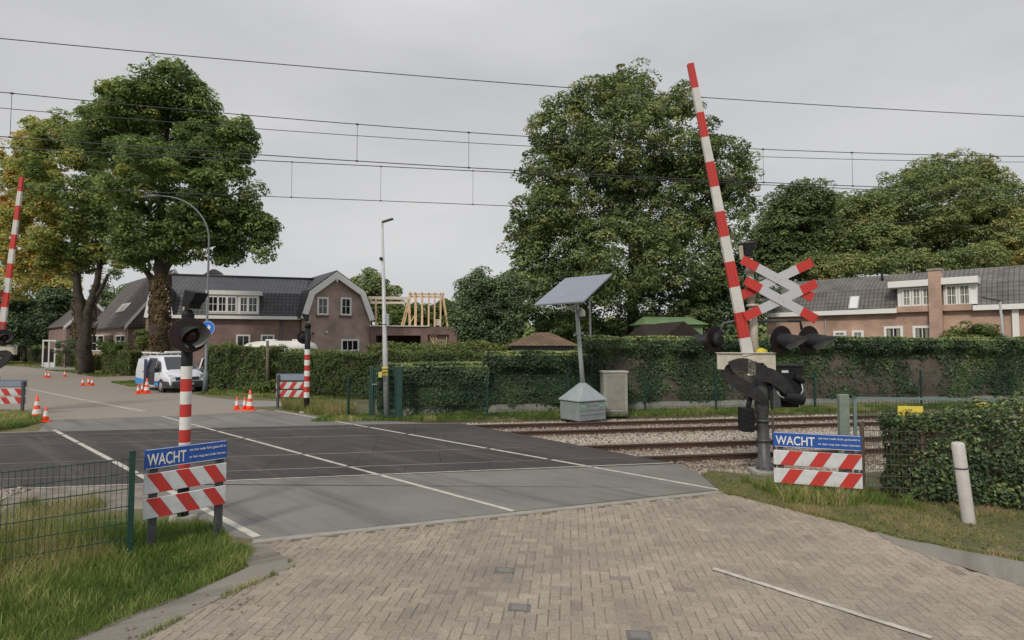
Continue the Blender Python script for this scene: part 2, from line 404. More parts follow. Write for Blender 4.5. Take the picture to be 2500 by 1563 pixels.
deck_m = worn_mat('rubber_deck', (0.043, 0.038, 0.038), (0.066, 0.059, 0.057), (0.088, 0.078, 0.072), ROAD_A, 0.92, 0.5)
pave_m = tile_mat('beige_paving', (0.315, 0.275, 0.228), (0.275, 0.244, 0.205), (0.24, 0.212, 0.178), 0.21, 0.105, 0.010, 0.9, 0.3, 0.5, 0.008)
path_m = mat('grey_path', (0.25, 0.245, 0.23), 0.9, (0.2, 0.195, 0.185), 1.4, 0.3, bscale=30)
strip_m = worn_mat('concrete_strip', (0.165, 0.15, 0.128), (0.215, 0.198, 0.17), (0.12, 0.105, 0.085), 0.6, 0.92, 0.6)
line_m = mat('road_marking', (0.49, 0.46, 0.40), 0.75, (0.27, 0.255, 0.225), 6, 0.2, detail=12, mid=0.58)
rust_m = mat('rusty_rail', (0.085, 0.045, 0.03), 0.8, (0.05, 0.03, 0.023), 7, 0.3)
head_m = mat('rail_head', (0.30, 0.27, 0.25), 0.35, (0.2, 0.16, 0.14), 8, metal=0.6)

# ground with the shallow trough of the railway bed, one sheet to the horizon
mb = MB(); prof = [(-2500, 0), (9.55, 0), (10.35, -0.17), (18.5, -0.17), (19.1, 0), (3500, 0)]
for k in range(len(prof) - 1):
    (p0, z0), (p1, z1) = prof[k], prof[k + 1]
    mb.face([T(-2500, p0, z0), T(2500, p0, z0), T(2500, p1, z1), T(-2500, p1, z1)], 1 if k == 2 else 0)
tag(mb.build('ground', [grass_ground, ballast_m]), kind='structure')

def Ta(q): return Vector((q[0], q[1], 0))
LL0, LLd = G(633, 1315), (G(95, 1031) - G(633, 1315))
ML0, MLd = G(1253, 1249), (G(396, 1017) - G(1253, 1249))
RL0, RLd = G(1757, 1197), (G(672, 1003) - G(1757, 1197))
def at_p(P0, d, p):
    t = (p - P0.dot(TP)) / d.dot(TP); return P0 + d * t
DR0, DR1 = G(1644, 1131), G(1127, 1034)            # right end of the crossing deck
DRd = DR1 - DR0
rails_p = [11.85, 13.35, 15.85, 17.35]
# crossing deck: rubber panels lying between the rails, as strips with flangeways
strips = [(11.0, 11.808), (11.915, 13.285), (13.392, 15.808), (15.915, 17.285), (17.392, 18.0)]
mb = MB()
for (a, b) in strips:
    ra, rb = at_p(DR0, DRd, a), at_p(DR0, DRd, b)
    lo = -26.0; end = min(ra.dot(TU), rb.dot(TU)); n = int((end - lo) / 1.8)
    for k in range(n + 1):
        u0 = lo + k * (end - lo) / (n + 1); u1 = lo + (k + 1) * (end - lo) / (n + 1) - 0.008
        if k < n: mb.slab([T(u0, a, -0.2), T(u1, a, -0.2), T(u1, b, -0.2), T(u0, b, -0.2)], (0, 0, 0.203))
        else:
            mb.slab([T(u0, a, -0.2), ra - Vector((0, 0, 0.2)), rb - Vector((0, 0, 0.2)), T(u0, b, -0.2)], (0, 0, 0.203))
tag(mb.build('crossing_deck', deck_m), kind='structure')
# asphalt before and behind the tracks
nearL, nearR = at_p(LL0, LLd, 10.98), at_p(DR0, DRd, 10.98)
sheet('asphalt_road', [G(622, 1318), LL0 + LLd * 0.02 + Vector((-0.25, -0.1, 0)), nearL + Vector((-0.3, 0, 0)), T(nearL.dot(TU) - 0.3, 10.98), nearR, G(1712, 1160), G(1775, 1192), G(1745, 1196)], 0.005, asphalt_m, thick=0.22)
fL, fR = at_p(LL0, LLd, 18.02), at_p(RL0, RLd, 18.02)
sheet('asphalt_road', [fL - TU * 0.5, fR + TU * 2.2, G(800, 1021), G(735, 1010), G(664, 1003), G(420, 1016), G(120, 1026)], 0.005, asphalt_m, thick=0.22)
# far paving, paths and drives
sheet('paved_road', [G(120, 1027.5), G(420, 1017.5), G(664, 1004.5), G(560, 986), G(500, 968), G(420, 955), G(340, 936), G(290, 928), G(235, 921), G(150, 907), G(60, 896), G(0, 892.5), G(-260, 889), G(-700, 930), G(-700, 985), G(0, 1000), G(102, 1012)], 0.003, pave_m)
sheet('driveway', [G(236, 921.5), G(345, 917), G(345, 928), G(330, 933.5), G(292, 928.5)], 0.004, mat('brown_paving', (0.24, 0.185, 0.15), 0.9, (0.3, 0.24, 0.2), 3))
sheet('path', [G(60, 890), G(176, 898), G(190, 903), G(110, 902.5)], 0.006, path_m)
sheet('footpath', [G(425, 956), G(470, 964), G(546, 975), G(700, 981), G(870, 981), G(870, 990), G(700, 991.5), G(620, 994), G(562, 986.5), G(502, 968.5)], 0.006, path_m)
# service path beside the tracks on the near left, ballast verge
sheet('service_path', [T(-26, 8.35), T(-4.6, 8.35), T(-4.9, 9.3), T(-26, 9.3)], 0.004, path_m)
sheet('asphalt_path', [G(2120, 1291), G(2240, 1326), G(2520, 1371), Vector((6.7, 5.84, 0)), Vector((8.5, 4.4, 0)), Vector((11, 2.2, 0)), Vector((9.95, 1.2, 0)), Vector((7.3, 3.6, 0)), G(2800, 1520), G(2500, 1436), G(2300, 1372), G(2180, 1330)], 0.0172, worn_mat('worn_path', (0.21, 0.195, 0.172), (0.26, 0.24, 0.21), (0.17, 0.155, 0.13), 0.9, 0.92, 0.6))

# white lines
def marking(pts, w, z=0.0095):
    mb = MB(); pts = [Vector((p[0], p[1], z)) for p in pts]
    d = (pts[-1] - pts[0]).normalized(); s = Vector((-d.y, d.x, 0)) * w / 2
    for a, b in zip(pts[:-1], pts[1:]): mb.face([a - s, b - s, b + s, a + s])
    return mb
def add_markings(segs, w, z=0.0095):
    for a, b in segs: tag(marking([a, b], w, z).build('road_marking', line_m), kind='structure')
def pieces(P0, d, plist):
    return [(at_p(P0, d, a), at_p(P0, d, b)) for a, b in plist]
gaps = [(11.0, 11.808), (11.915, 13.285), (13.392, 15.808), (15.915, 17.285), (17.392, 18.0)]
p0 = LL0.dot(TP) + 0.05
add_markings(pieces(LL0, LLd, [(p0, 10.95)] + gaps + [(18.05, 18.35)]), 0.105)
p0 = ML0.dot(TP)
add_markings(pieces(ML0, MLd, [(p0, 10.95)] + gaps + [(18.05, ML0.dot(TP) + MLd.dot(TP))]), 0.085)
p0 = RL0.dot(TP)
add_markings(pieces(RL0, RLd, [(p0 - 0.35, 10.95)] + gaps + [(18.05, p0 + RLd.dot(TP))]), 0.095)
add_markings([(T(-24, 10.99), T(nearL.dot(TU), 10.99)), (T(nearL.dot(TU) + 0.12, 10.99), DR0)], 0.05, 0.010)
add_markings([(T(-24, 18.01), fL - TU * 0.4), (fR + TU * 0.2, DR1 + TU * 0.2)], 0.04, 0.010)
add_markings([(G(70, 950), G(210, 978)), (G(214, 979), G(300, 995))], 0.12, 0.008)
for k in range(5):
    a = G(300, 995).lerp(G(352, 1005), k / 5); b = G(300, 995).lerp(G(352, 1005), (k + 0.6) / 5)
    add_markings([(a, b)], 0.3, 0.008)
add_markings([(G(1742, 1393), G(2275, 1563)), (G(2440, 1613), G(2700, 1696))], 0.07, 0.024)
# kerb band between asphalt and brick
BK0, BK1 = G(618, 1321), G(1765, 1199)
bd = (BK1 - BK0).normalized(); bn = Vector((bd.y, -bd.x, 0))
tag(MB().slab([BK0 + bn * 0.0, BK1, BK1 + bn * 0.13, BK0 + bn * 0.13], (0, 0, 0.0180)).build('kerb', mat('kerb_concrete', (0.3, 0.285, 0.26), 0.85, (0.23, 0.215, 0.19), 6, 0.3)), kind='structure')
# near-left concrete strip beside the brick road
strip_in = [G(622, 1322), G(700, 1366), G(712, 1388), G(679, 1401), G(542, 1462), G(330, 1570), G(60, 1720), G(-200, 1900)]
strip_out = [G(600, 1338), G(598, 1372), G(608, 1388), G(472, 1448), G(330, 1500), G(189, 1560), G(-60, 1690), G(-380, 1870)]
sheet('concrete_strip', strip_in + strip_out[::-1], 0.0175, strip_m, thick=0.1)

# brick road: every brick a bevelled stone in herringbone bond, one mesh
def brick_road():
    rng = np.random.default_rng(4)
    edge = [G(630, 1334), G(1768, 1210), G(1861, 1226), G(2068, 1279), G(2160, 1322), G(2300, 1376), G(2500, 1440), G(2800, 1530), Vector((7.25, 3.55, 0)), Vector((9.9, 1.1, 0))]
    poly = [(p.x, p.y) for p in edge] + [(9.9, 0.5), (-3.0, 0.5)] + [(p.x + 0.03, p.y) for p in strip_in[::-1][:6]]
    Q = [Vector((a[0], a[1], 0)) for a in poly]; ar = sum(Q[i].x * Q[(i + 1) % len(Q)].y - Q[(i + 1) % len(Q)].x * Q[i].y for i in range(len(Q)))
    sg_ = 1 if ar > 0 else -1; ex = []
    for i in range(len(Q)):
        d1 = (Q[i] - Q[i - 1]).normalized(); d2 = (Q[(i + 1) % len(Q)] - Q[i]).normalized(); nn_ = (Vector((d1.y, -d1.x, 0)) + Vector((d2.y, -d2.x, 0))).normalized()
        ex.append(Q[i] + nn_ * 0.10 * sg_)
    P = np.array([(a.x, a.y) for a in ex]); c = 0.104; ang = R(-6)
    ca, sa = math.cos(ang), math.sin(ang)
    I, J = np.meshgrid(np.arange(-110, 130), np.arange(-60, 130)); I, J = I.ravel(), J.ravel(); k = (I - J) % 4
    cx = np.where(k == 0, (I + 1.0), (I + 0.5)) * c; cy = np.where(k == 0, J + 0.5, J + 0.0) * c
    use = (k == 0) | (k == 2); I, J, k, cx, cy = I[use], J[use], k[use], cx[use], cy[use]
    hx = np.where(k == 0, c, c / 2); hy = np.where(k == 0, c / 2, c)
    wx, wy = cx * ca - cy * sa, cx * sa + cy * ca + 4.0
    ins = np.zeros(len(wx), bool); j = len(P) - 1
    for i in range(len(P)):
        a, b = P[i], P[j]
        cc = ((a[1] > wy) != (b[1] > wy)) & (wx < (b[0] - a[0]) * (wy - a[1]) / (b[1] - a[1] + 1e-12) + a[0])
        ins ^= cc; j = i
    cx, cy, hx, hy, wx, wy = cx[ins], cy[ins], hx[ins], hy[ins], wx[ins], wy[ins]; n = len(cx)
    g, bv = 0.0022, 0.006
    z = 0.0135 + rng.normal(size=n) * 0.0012 + 0.004 * (vnoise(wx, wy, 9, 1.1) - 0.5)
    rows = []
    for (sx, sy) in ((-1, -1), (1, -1), (1, 1), (-1, 1)):
        rows.append((cx + sx * (hx - g), cy + sy * (hy - g), np.full(n, 0.004)))
    for (sx, sy) in ((-1, -1), (1, -1), (1, 1), (-1, 1)):
        rows.append((cx + sx * (hx - g - bv), cy + sy * (hy - g - bv), z + rng.normal(size=n) * 0.0006))
    V = np.stack([np.stack([x * ca - y * sa, x * sa + y * ca + 4.0, zz], 1) for x, y, zz in rows], 1).reshape(-1, 3)
    b = np.arange(n)[:, None] * 8
    Fq = np.concatenate([b + np.array(f) for f in ((4, 5, 6, 7), (0, 1, 5, 4), (1, 2, 6, 5), (2, 3, 7, 6), (3, 0, 4, 7))], 0)
    t = np.clip(0.45 + 0.12 * rng.normal(size=n) + 0.38 * (vnoise(wx, wy, 21, 1.6) - 0.5) + 0.30 * (vnoise(wx, wy, 23, 0.6) - 0.5) + 0.03 * (wx - 0.5), 0, 1)
    t = np.where(rng.uniform(size=n) < 0.003, 0.1, t)
    m, tr, bs = nodes_mat('clinker_brick')
    a = tr.nodes.new('ShaderNodeAttribute'); a.attribute_name = 'tint'
    r = tr.nodes.new('ShaderNodeValToRGB'); e = r.color_ramp.elements
    e[0].color = (0.205, 0.175, 0.152, 1); e[1].color = (0.355, 0.295, 0.235, 1); q = e.new(0.45); q.color = (0.272, 0.235, 0.187, 1)
    tcn = tr.nodes.new('ShaderNodeTexCoord'); n1 = tr.nodes.new('ShaderNodeTexNoise'); n1.inputs['Scale'].default_value = 45; n1.inputs['Detail'].default_value = 8; n1.inputs['Roughness'].default_value = 0.75
    mr = tr.nodes.new('ShaderNodeMapRange'); mr.inputs['From Min'].default_value = 0.3; mr.inputs['From Max'].default_value = 0.7; mr.inputs['To Min'].default_value = 0.66; mr.inputs['To Max'].default_value = 1.3
    n3 = tr.nodes.new('ShaderNodeTexNoise'); n3.inputs['Scale'].default_value = 1.4; n3.inputs['Detail'].default_value = 9; n3.inputs['Roughness'].default_value = 0.7
    mr3 = tr.nodes.new('ShaderNodeMapRange'); mr3.inputs['From Min'].default_value = 0.35; mr3.inputs['From Max'].default_value = 0.65; mr3.inputs['To Min'].default_value = 0.80; mr3.inputs['To Max'].default_value = 1.10
    mm3 = tr.nodes.new('ShaderNodeMath'); mm3.operation = 'MULTIPLY'
    sc = tr.nodes.new('ShaderNodeVectorMath'); sc.operation = 'SCALE'
    tr.links.new(a.outputs['Fac'], r.inputs['Fac']); tr.links.new(tcn.outputs['Object'], n1.inputs['Vector']); tr.links.new(n1.outputs['Fac'], mr.inputs['Value'])
    tr.links.new(r.outputs['Color'], sc.inputs[0]); tr.links.new(tcn.outputs['Object'], n3.inputs['Vector']); tr.links.new(n3.outputs['Fac'], mr3.inputs['Value']); tr.links.new(mr.outputs['Result'], mm3.inputs[0]); tr.links.new(mr3.outputs['Result'], mm3.inputs[1]); tr.links.new(mm3.outputs[0], sc.inputs['Scale']); tr.links.new(sc.outputs['Vector'], bs.inputs['Base Color'])
    bs.inputs['Roughness'].default_value = 0.9
    bp = tr.nodes.new('ShaderNodeBump'); bp.inputs['Strength'].default_value = 0.35; bp.inputs['Distance'].default_value = 0.004
    tr.links.new(n1.outputs['Fac'], bp.inputs['Height']); tr.links.new(bp.outputs['Normal'], bs.inputs['Normal'])
    tag(nmesh('brick_road', V, Fq, 4, m, None, np.tile(t, 5)), kind='structure')
    sheet('sand_bed', poly, 0.0085, mat('joint_sand', (0.27, 0.235, 0.185), 0.95, (0.12, 0.10, 0.078), 1.5, 0.3))
brick_road()
# iron street covers set in the brick
for (x, y) in ((1232, 1396), (1268, 1488), (1560, 1556)):
    p = G(x, y); mb = MB()
    mb.box((0, 0, 0.012), (0.21, 0.15, 0.012)); mb.box((0, 0, 0.0195), (0.15, 0.10, 0.003), m=1)
    o = mb.build('street_cover', [mat('cover_iron', (0.10, 0.095, 0.09), 0.7, (0.15, 0.14, 0.125), 20, 0.4), mat('cover_lid', (0.17, 0.16, 0.15), 0.7)])
    o.location = (p.x, p.y, 0); o.rotation_euler[2] = R(-6)
    tag(o, {1232: 'small iron cover in the brick road, the farthest of three', 1268: 'small iron cover in the brick road, the middle one of three', 1560: 'small iron cover in the brick road at the very bottom edge of the picture'}[x], 'street cover', 'iron covers in the brick road')

# ------------------------------------------------------------------ railway
def rail_mb(p, u0, u1):
    mb = MB()
    prof = [(-0.07, -0.165), (0.07, -0.165), (0.07, -0.15), (0.012, -0.135), (0.010, -0.045), (0.036, -0.036), (0.036, 0.004), (-0.036, 0.004), (-0.036, -0.036), (-0.010, -0.045), (-0.012, -0.135), (-0.07, -0.15)]
    n = len(prof)
    A = [T(u0, p + a, z) for a, z in prof]; B = [T(u1, p + a, z) for a, z in prof]
    for k in range(n):
        mb.face([A[k], A[(k + 1) % n], B[(k + 1) % n], B[k]][::-1], 1 if k == 6 else 0)
    mb.face(A[::-1]); mb.face(B); return mb
slp = MB().box((0, 0, 0), (0.24, 2.5, 0.14), None).build('sleeper', mat('sleeper_concrete', (0.2, 0.17, 0.14), 0.9, (0.12, 0.09, 0.07), 4, 0.4), bevel=0.01)
first = True
for (pa, pb, lab) in ((rails_p[0], rails_p[1], 'nearer railway track with rusty rails crossing the road'), (rails_p[2], rails_p[3], 'farther railway track with rusty rails beside the green mesh fence')):
    t = thing('railway_track', lab, 'railway track', group='railway tracks'); mid = (pa + pb) / 2
    for p in (pa, pb): rail_mb(p, -45, 70).build('rail', [rust_m, head_m], t)
    for k in range(44):
        o = slp if first else slp.copy()
        if not first: C.objects.link(o)
        first = False; o.parent = t; u = -1.5 + k * 0.62 + (mid - 12.6) * -0.9
        o.location = T(u + 5.4 if u + 0 < -99 else u, mid, -0.205); o.rotation_euler[2] = TA
def stones(name, u0, u1, p0, p1, n, size, m, seed, z=-0.15, excl=None):
    rng = np.random.default_rng(seed)
    u = rng.uniform(u0, u1, n); p = rng.uniform(p0, p1, n)
    x = u * TU.x + p * TP.x; y = u * TU.y + p * TP.y
    if excl is not None: k = excl(x, y, u, p); x, y, u, p = x[k], y[k], u[k], p[k]
    n = len(x)
    zz = z + rng.uniform(-0.02, 0.02, n) + np.where(np.abs(p - 14.6) < 1.0, 0.03, 0)
    dirs = np.array([(1, 0, 0), (-1, 0, 0), (0, 1, 0), (0, -1, 0), (0, 0, 1), (0, 0, -1)], float)
    S = size * rng.uniform(0.6, 1.4, (n, 1, 1)) * (1 + rng.uniform(-0.4, 0.4, (n, 6, 1)))
    V = dirs[None] * S * 0.5; a = rng.uniform(0, 6.28, n); ca, sa = np.cos(a)[:, None], np.sin(a)[:, None]
    b = rng.uniform(0, 1.0, n); cb, sb = np.cos(b)[:, None], np.sin(b)[:, None]
    X, Y, Z = V[..., 0], V[..., 1], V[..., 2]; Y, Z = Y * cb - Z * sb, Y * sb + Z * cb; X, Y = X * ca - Y * sa, X * sa + Y * ca
    V = np.stack([X + x[:, None], Y + y[:, None], Z + zz[:, None]], -1).reshape(-1, 3)
    f = np.array([(0, 2, 4), (2, 1, 4), (1, 3, 4), (3, 0, 4), (2, 0, 5), (1, 2, 5), (3, 1, 5), (0, 3, 5)])
    Fq = (np.arange(n)[:, None, None] * 6 + f[None]).reshape(-1, 3)
    # rust-brown near the rails, pale in between
    dr = np.min(np.abs(p[:, None] - np.array(rails_p)[None]), 1)
    t = np.clip(0.25 - 0.35 * (p < 11.3) + dr * 0.75 + rng.normal(size=n) * 0.18, 0, 1)
    return tag(nmesh(name, V, Fq, 3, m, None, np.repeat(t, 8)), kind='stuff')
stone_m = leaf_mat('ballast_stone', [(0.0, (0.10, 0.066, 0.046)), (0.45, (0.25, 0.205, 0.165)), (1.0, (0.40, 0.365, 0.315))], 0.9, 0.0)
def excl(x, y, u, p):
    ue = DR0.dot(TU) + (p - DR0.dot(TP)) / DRd.dot(TP) * DRd.dot(TU)
    return (u > ue + 0.02)
tag(stones('ballast', -2.2, 16, 10.2, 18.7, 42000, 0.062, stone_m, 5, excl=excl), 'pale ballast stones between the rails', 'ballast')
sheet('ballast_bank', [T(-26, 9.35), at_p(LL0, LLd, 9.35) + Vector((-0.12, 0, 0)), at_p(LL0, LLd, 10.98) + Vector((-0.1, 0, 0)), T(-26, 10.98)], 0.001, mat('dirty_gravel', (0.24, 0.215, 0.185), 0.95, (0.12, 0.10, 0.08), 2.5, 0.8, bscale=22), thick=0.14)
tag(stones('ballast', -15.5, -6.6, 9.5, 10.95, 8000, 0.06, stone_m, 6, z=0.015), 'brown ballast stones behind the fence', 'ballast')

# ================================================================== SIGNS, SIGNALS, BARRIERS
def text_part(name, s, w, h, m, parent, x0, zc, y=-0.016, bold=0.0):
    cu = bpy.data.curves.new(name, 'FONT'); cu.body = s; cu.size = 1; cu.extrude = 0.002; cu.offset = bold
    to = bpy.data.objects.new(name, cu); C.objects.link(to)
    dg = bpy.context.evaluated_depsgraph_get(); me = bpy.data.meshes.new_from_object(to.evaluated_get(dg)); bpy.data.objects.remove(to)
    co = np.empty(len(me.vertices) * 3); me.vertices.foreach_get('co', co); co = co.reshape(-1, 3); lo, hi = co.min(0), co.max(0)
    q = np.stack([x0 + (co[:, 0] - lo[0]) / (hi[0] - lo[0]) * w, y - co[:, 2] , zc - h / 2 + (co[:, 1] - lo[1]) / (hi[1] - lo[1]) * h], 1)
    me.vertices.foreach_set('co', q.ravel()); me.materials.clear(); me.materials.append(m); me.update()
    o = bpy.data.objects.new(name, me); C.objects.link(o); o.parent = parent; return o
def wait_board(label, loc, ang, W, ztop, lean=1, front=True, hp=0.24, gap=0.055, posts=(0.09, 0.88)):
    """waiting board: blue WACHT plate above two striped planks on two posts. x to the right, facing -y"""
    t = thing('crossing_wait_board', label, 'warning board', loc, ang, 'blue and striped boards at the corners of the crossing')
    for f in posts:
        MB().box((W * f, 0.055 if front else -0.055, (ztop - 0.03) / 2 - 0.1), (0.085, 0.075, ztop - 0.03 + 0.2)).build('post', greypost, t, bevel=0.006)
    z = ztop - hp / 2
    pl = MB().box((W / 2, 0, z), (W, 0.026, hp)).build('blue_plate' if front else 'grey_plate', blue if front else signback, t, bevel=0.008)
    fr = MB(); b = 0.008; y = -0.0145 if front else -0.015
    for (c, d) in (((W / 2, y, z + hp / 2 - b), (W - 0.03, 0.004, 0.006)), ((W / 2, y, z - hp / 2 + b), (W - 0.03, 0.004, 0.006))): fr.box(c, d)
    if front:
        fr.build('plate_border', white, pl)
        text_part('lettering', 'WACHT', W * 0.45, hp * 0.60, white, pl, W * 0.03, z - hp * 0.04, bold=0.012)
        text_part('small_lettering', 'tot het rode licht gedoofd is', W * 0.46, hp * 0.17, white, pl, W * 0.52, z + hp * 0.2, bold=0.006)
        text_part('small_lettering', 'er kan nog een trein komen', W * 0.46, hp * 0.17, white, pl, W * 0.52, z - hp * 0.17, bold=0.006)
    else:
        mb = MB(); mb.box((W / 2, -0.0145, z), (W - 0.10, 0.006, hp - 0.06)); mb.build('back_rail', mat('plate_rail', (0.22, 0.26, 0.32), 0.5), pl)
        edge = MB(); edge.box((W * 0.5, 0.002, z + hp / 2 + 0.004), (W, 0.03, 0.012)); edge.build('plate_edge', blue, pl)
    for i in (1, 2):
        zb = ztop - hp - (gap + hp) * i; P = MB(); P.box((W / 2, 0, zb + hp / 2), (W, 0.026, hp))
        pk = P.build('striped_plank', retro, t, bevel=0.008)
        n = 3; pitch = W / (n + 0.02); sw = pitch * 0.47; sh = hp * 0.62 * lean; S = MB()
        for k in range(-1, n + 1):
            x = pitch * (k + (0.08 if lean < 0 else 0.22)) + (hp * 0.62 if lean < 0 else 0)
            pts = [(x, zb + 0.002), (x + sw, zb + 0.002), (x + sw + sh, zb + hp - 0.002), (x + sh, zb + hp - 0.002)]
            # clip to the plank
            pts = clipx(pts, 0.003, W - 0.003)
            if len(pts) > 2: S.slab([(px, -0.0135, pz) for px, pz in pts], (0, -0.002, 0))
        S.build('red_stripes', red, pk)
    return t
def clipx(pts, lo, hi):
    def cl(P, f, v, keep):
        out = []
        for i in range(len(P)):
            a, b = P[i], P[(i + 1) % len(P)]; ia, ib = keep(a[0]), keep(b[0])
            if ia: out.append(a)
            if ia != ib:
                t = (v - a[0]) / (b[0] - a[0]); out.append((v, a[1] + t * (b[1] - a[1])))
        return out
    P = cl(pts, 0, lo, lambda x: x >= lo)
    return cl(P, 0, hi, lambda x: x <= hi) if P else []
p = At(347, 1300, 6.70); wait_board('blue WACHT board over two striped planks, beside the green mesh fence on the left', (p.x, p.y, 0), R(48), 0.94, 1.24, -1, posts=(0.12, 0.93))
p = At(1890, 1200, 9.25); wait_board('blue WACHT board over two striped planks, at the foot of the barrier on the right', (p.x, p.y, 0), R(-20), 1.27, 1.06, 1, posts=(0.09, 0.86))
p = At(673, 1000, 22.0); wait_board('board seen from behind, grey over two striped planks, beside the far signal post', (p.x, p.y, 0), R(2), 1.2, 1.35, 1, False, 0.27, posts=(0.08, 0.97))
p = At(64, 1000, 19.7); wait_board('board seen from behind, cut by the left edge of the picture', (p.x - 1.25 * math.cos(R(12)), p.y - 1.25 * math.sin(R(12)), 0), R(12), 1.25, 1.25, -1, False, posts=(0.06, 0.93))

def disc_lamp(parent, c, n, r=0.265, hood=0.34, name='signal_lamp', skew=0.45):
    """round black target board with a lens and a half-round hood; n = facing direction"""
    c, n = Vector(c), Vector(n).normalized(); z = Vector((0, 0, 1)); x = z.cross(n).normalized(); y = n.cross(x); ax = n + x * skew - y * 0.18
    mb = MB(); mb.tube([c - n * 0.012, c - n * 0.002, c + n * 0.012], [r * 0.985, r, r * 0.97], 40)
    o = mb.build(name, maroon, parent)
    MB().tube([c - n * 0.16, c - n * 0.11, c - n * 0.012], [r * 0.30, r * 0.52, r * 0.56], 24).build('lamp_housing', black, o)
    L_ = MB(); K = 20; rings = []
    for j in range(6):
        a = j / 5 * math.pi / 2; rr = 0.10 * math.cos(a); dd = 0.014 + 0.022 * math.sin(a)
        rings.append([c + n * dd + (x * math.cos(2 * math.pi * k / K) + y * math.sin(2 * math.pi * k / K)) * rr for k in range(K)])
    for j in range(5):
        for k in range(K): L_.face([rings[j][k], rings[j][(k + 1) % K], rings[j + 1][(k + 1) % K], rings[j + 1][k]], 0, True)
    L_.build('lens', mat('red_lens', (0.035, 0.004, 0.006), 0.15), o)
    H = MB(); N = 26
    for k in range(N):
        a0 = R(-75) + R(330) * k / N; a1 = R(-75) + R(330) * (k + 1) / N
        def pt(a, d, rr, cut=1.0): return c + ax * d + (x * math.cos(a) + y * math.sin(a)) * rr
        def dep(a): return hood * (0.30 + 0.70 * (0.5 + 0.5 * math.sin(a)) ** 1.3)
        q = [pt(a0, 0.012, 0.135), pt(a1, 0.012, 0.135), pt(a1, dep(a1), 0.17), pt(a0, dep(a0), 0.17)]
        q2 = [pt(a0, 0.012, 0.131), pt(a1, 0.012, 0.131), pt(a1, dep(a1), 0.166), pt(a0, dep(a0), 0.166)]
        H.face(q, 0, True); H.face(q2[::-1], 1, True); H.face([q[3], q[2], q2[2], q2[3]], 0)
    H.build('lamp_hood', [black, mat('hood_inside_glint', (0.30, 0.30, 0.32), 0.25)], o)  # inner face coloured pale to stand in for the sky's highlight under the hood
    return o
def bell_box(parent, c, rz, s=1.0, tilt=0.0):
    M = Matrix.Rotation(rz, 3, 'Z') @ Matrix.Rotation(tilt, 3, 'Y')
    mb = MB(); mb.box(c, (0.17 * s, 0.19 * s, 0.25 * s), M)
    mb.slab([Vector(c) + M @ Vector((x * s, -0.10 * s, z * s)) for x, z in ((0.08, 0.125), (0.19, 0.135), (0.12, -0.02), (0.08, -0.05))], M @ Vector((0, 0.20 * s, 0)))
    o = mb.build('hooded_top_lamp', black, parent, bevel=0.012)
    mb = MB(); mb.box(Vector(c) + M @ Vector((-0.105 * s, 0, -0.05 * s)), (0.035 * s, 0.08 * s, 0.26 * s), M)
    mb.build('lamp_bracket', beige, o, bevel=0.006); return o
def signal_post(label, loc, r, zt, ztop_str, n, sh, disc, face, box_rz, lean=0.0, box_tilt=0.0, box_off=(0.02, 0, 0.33), hood=0.3, neck_white=True):
    t = thing('crossing_signal', label, 'crossing signal', loc, 0, 'striped signal posts with a round lamp', tilt=(0, lean))
    zb = ztop_str - n * sh
    zs = [-0.1, zb] + [zb + sh * (k + 1) for k in range(n)] + [zt]; 
    pts = []; mf = []
    for k in range(len(zs) - 1): 
        pts.append((0, 0, zs[k])); mf.append(0 if k in (0, len(zs) - 2) else (1 if (n - k) % 2 == 1 else 2))
    # stripes: top one white
    mf = [0] + [1 if (n - 1 - k) % 2 == 0 else 2 for k in range(n)] + [0]
    pts.append((0, 0, zs[-1]))
    mb = MB(); mb.tube(pts, r, 24, mf=mf); mb.build('post', [black, white, red], t)
    MB().tube([(0, 0, -0.05), (0, 0, 0.05), (0, 0, 0.055)], [r * 2.6, r * 2.4, r * 1.4], 20).build('concrete_foot', concrete, t)
    MB().tube([(0, 0, zt - 0.02), (0, 0, zt + 0.10), (0, 0, zt + 0.16)], [r * 1.12, r * 1.12, r * 0.7], 20).build('post_cap', black, t)
    d = disc_lamp(t, disc, face, 0.252, hood, skew=0.75 if disc[0] > 0 else 0.2)
    MB().bar(Vector((0, 0, disc[2])), Vector(disc) - Vector(face).normalized() * 0.1, 0.06, 0.06).build('lamp_arm', black, d)
    bell_box(t, (box_off[0], box_off[1], zt + box_off[2]), box_rz, 1.0, box_tilt)
    return t
p = G(446, 1268)
signal_post('near striped signal post with a big dark lamp, behind the left WACHT board', p, 0.074, 2.85, 2.19, 8, 0.182,
            (0.12, -0.17, 2.64), (0.30, -0.95, -0.03), R(-25), 0.0, R(14), (0.08, -0.03, 0.31))
p = G(748, 1007)
signal_post('far striped signal post on the other side of the tracks, left of the lamp mast', p, 0.10, 3.15, 2.33, 9, 0.198,
            (-0.2, 0.16, 2.78), (-0.35, 0.92, 0), R(195), 0.0, R(-8), (-0.05, 0, 0.36))

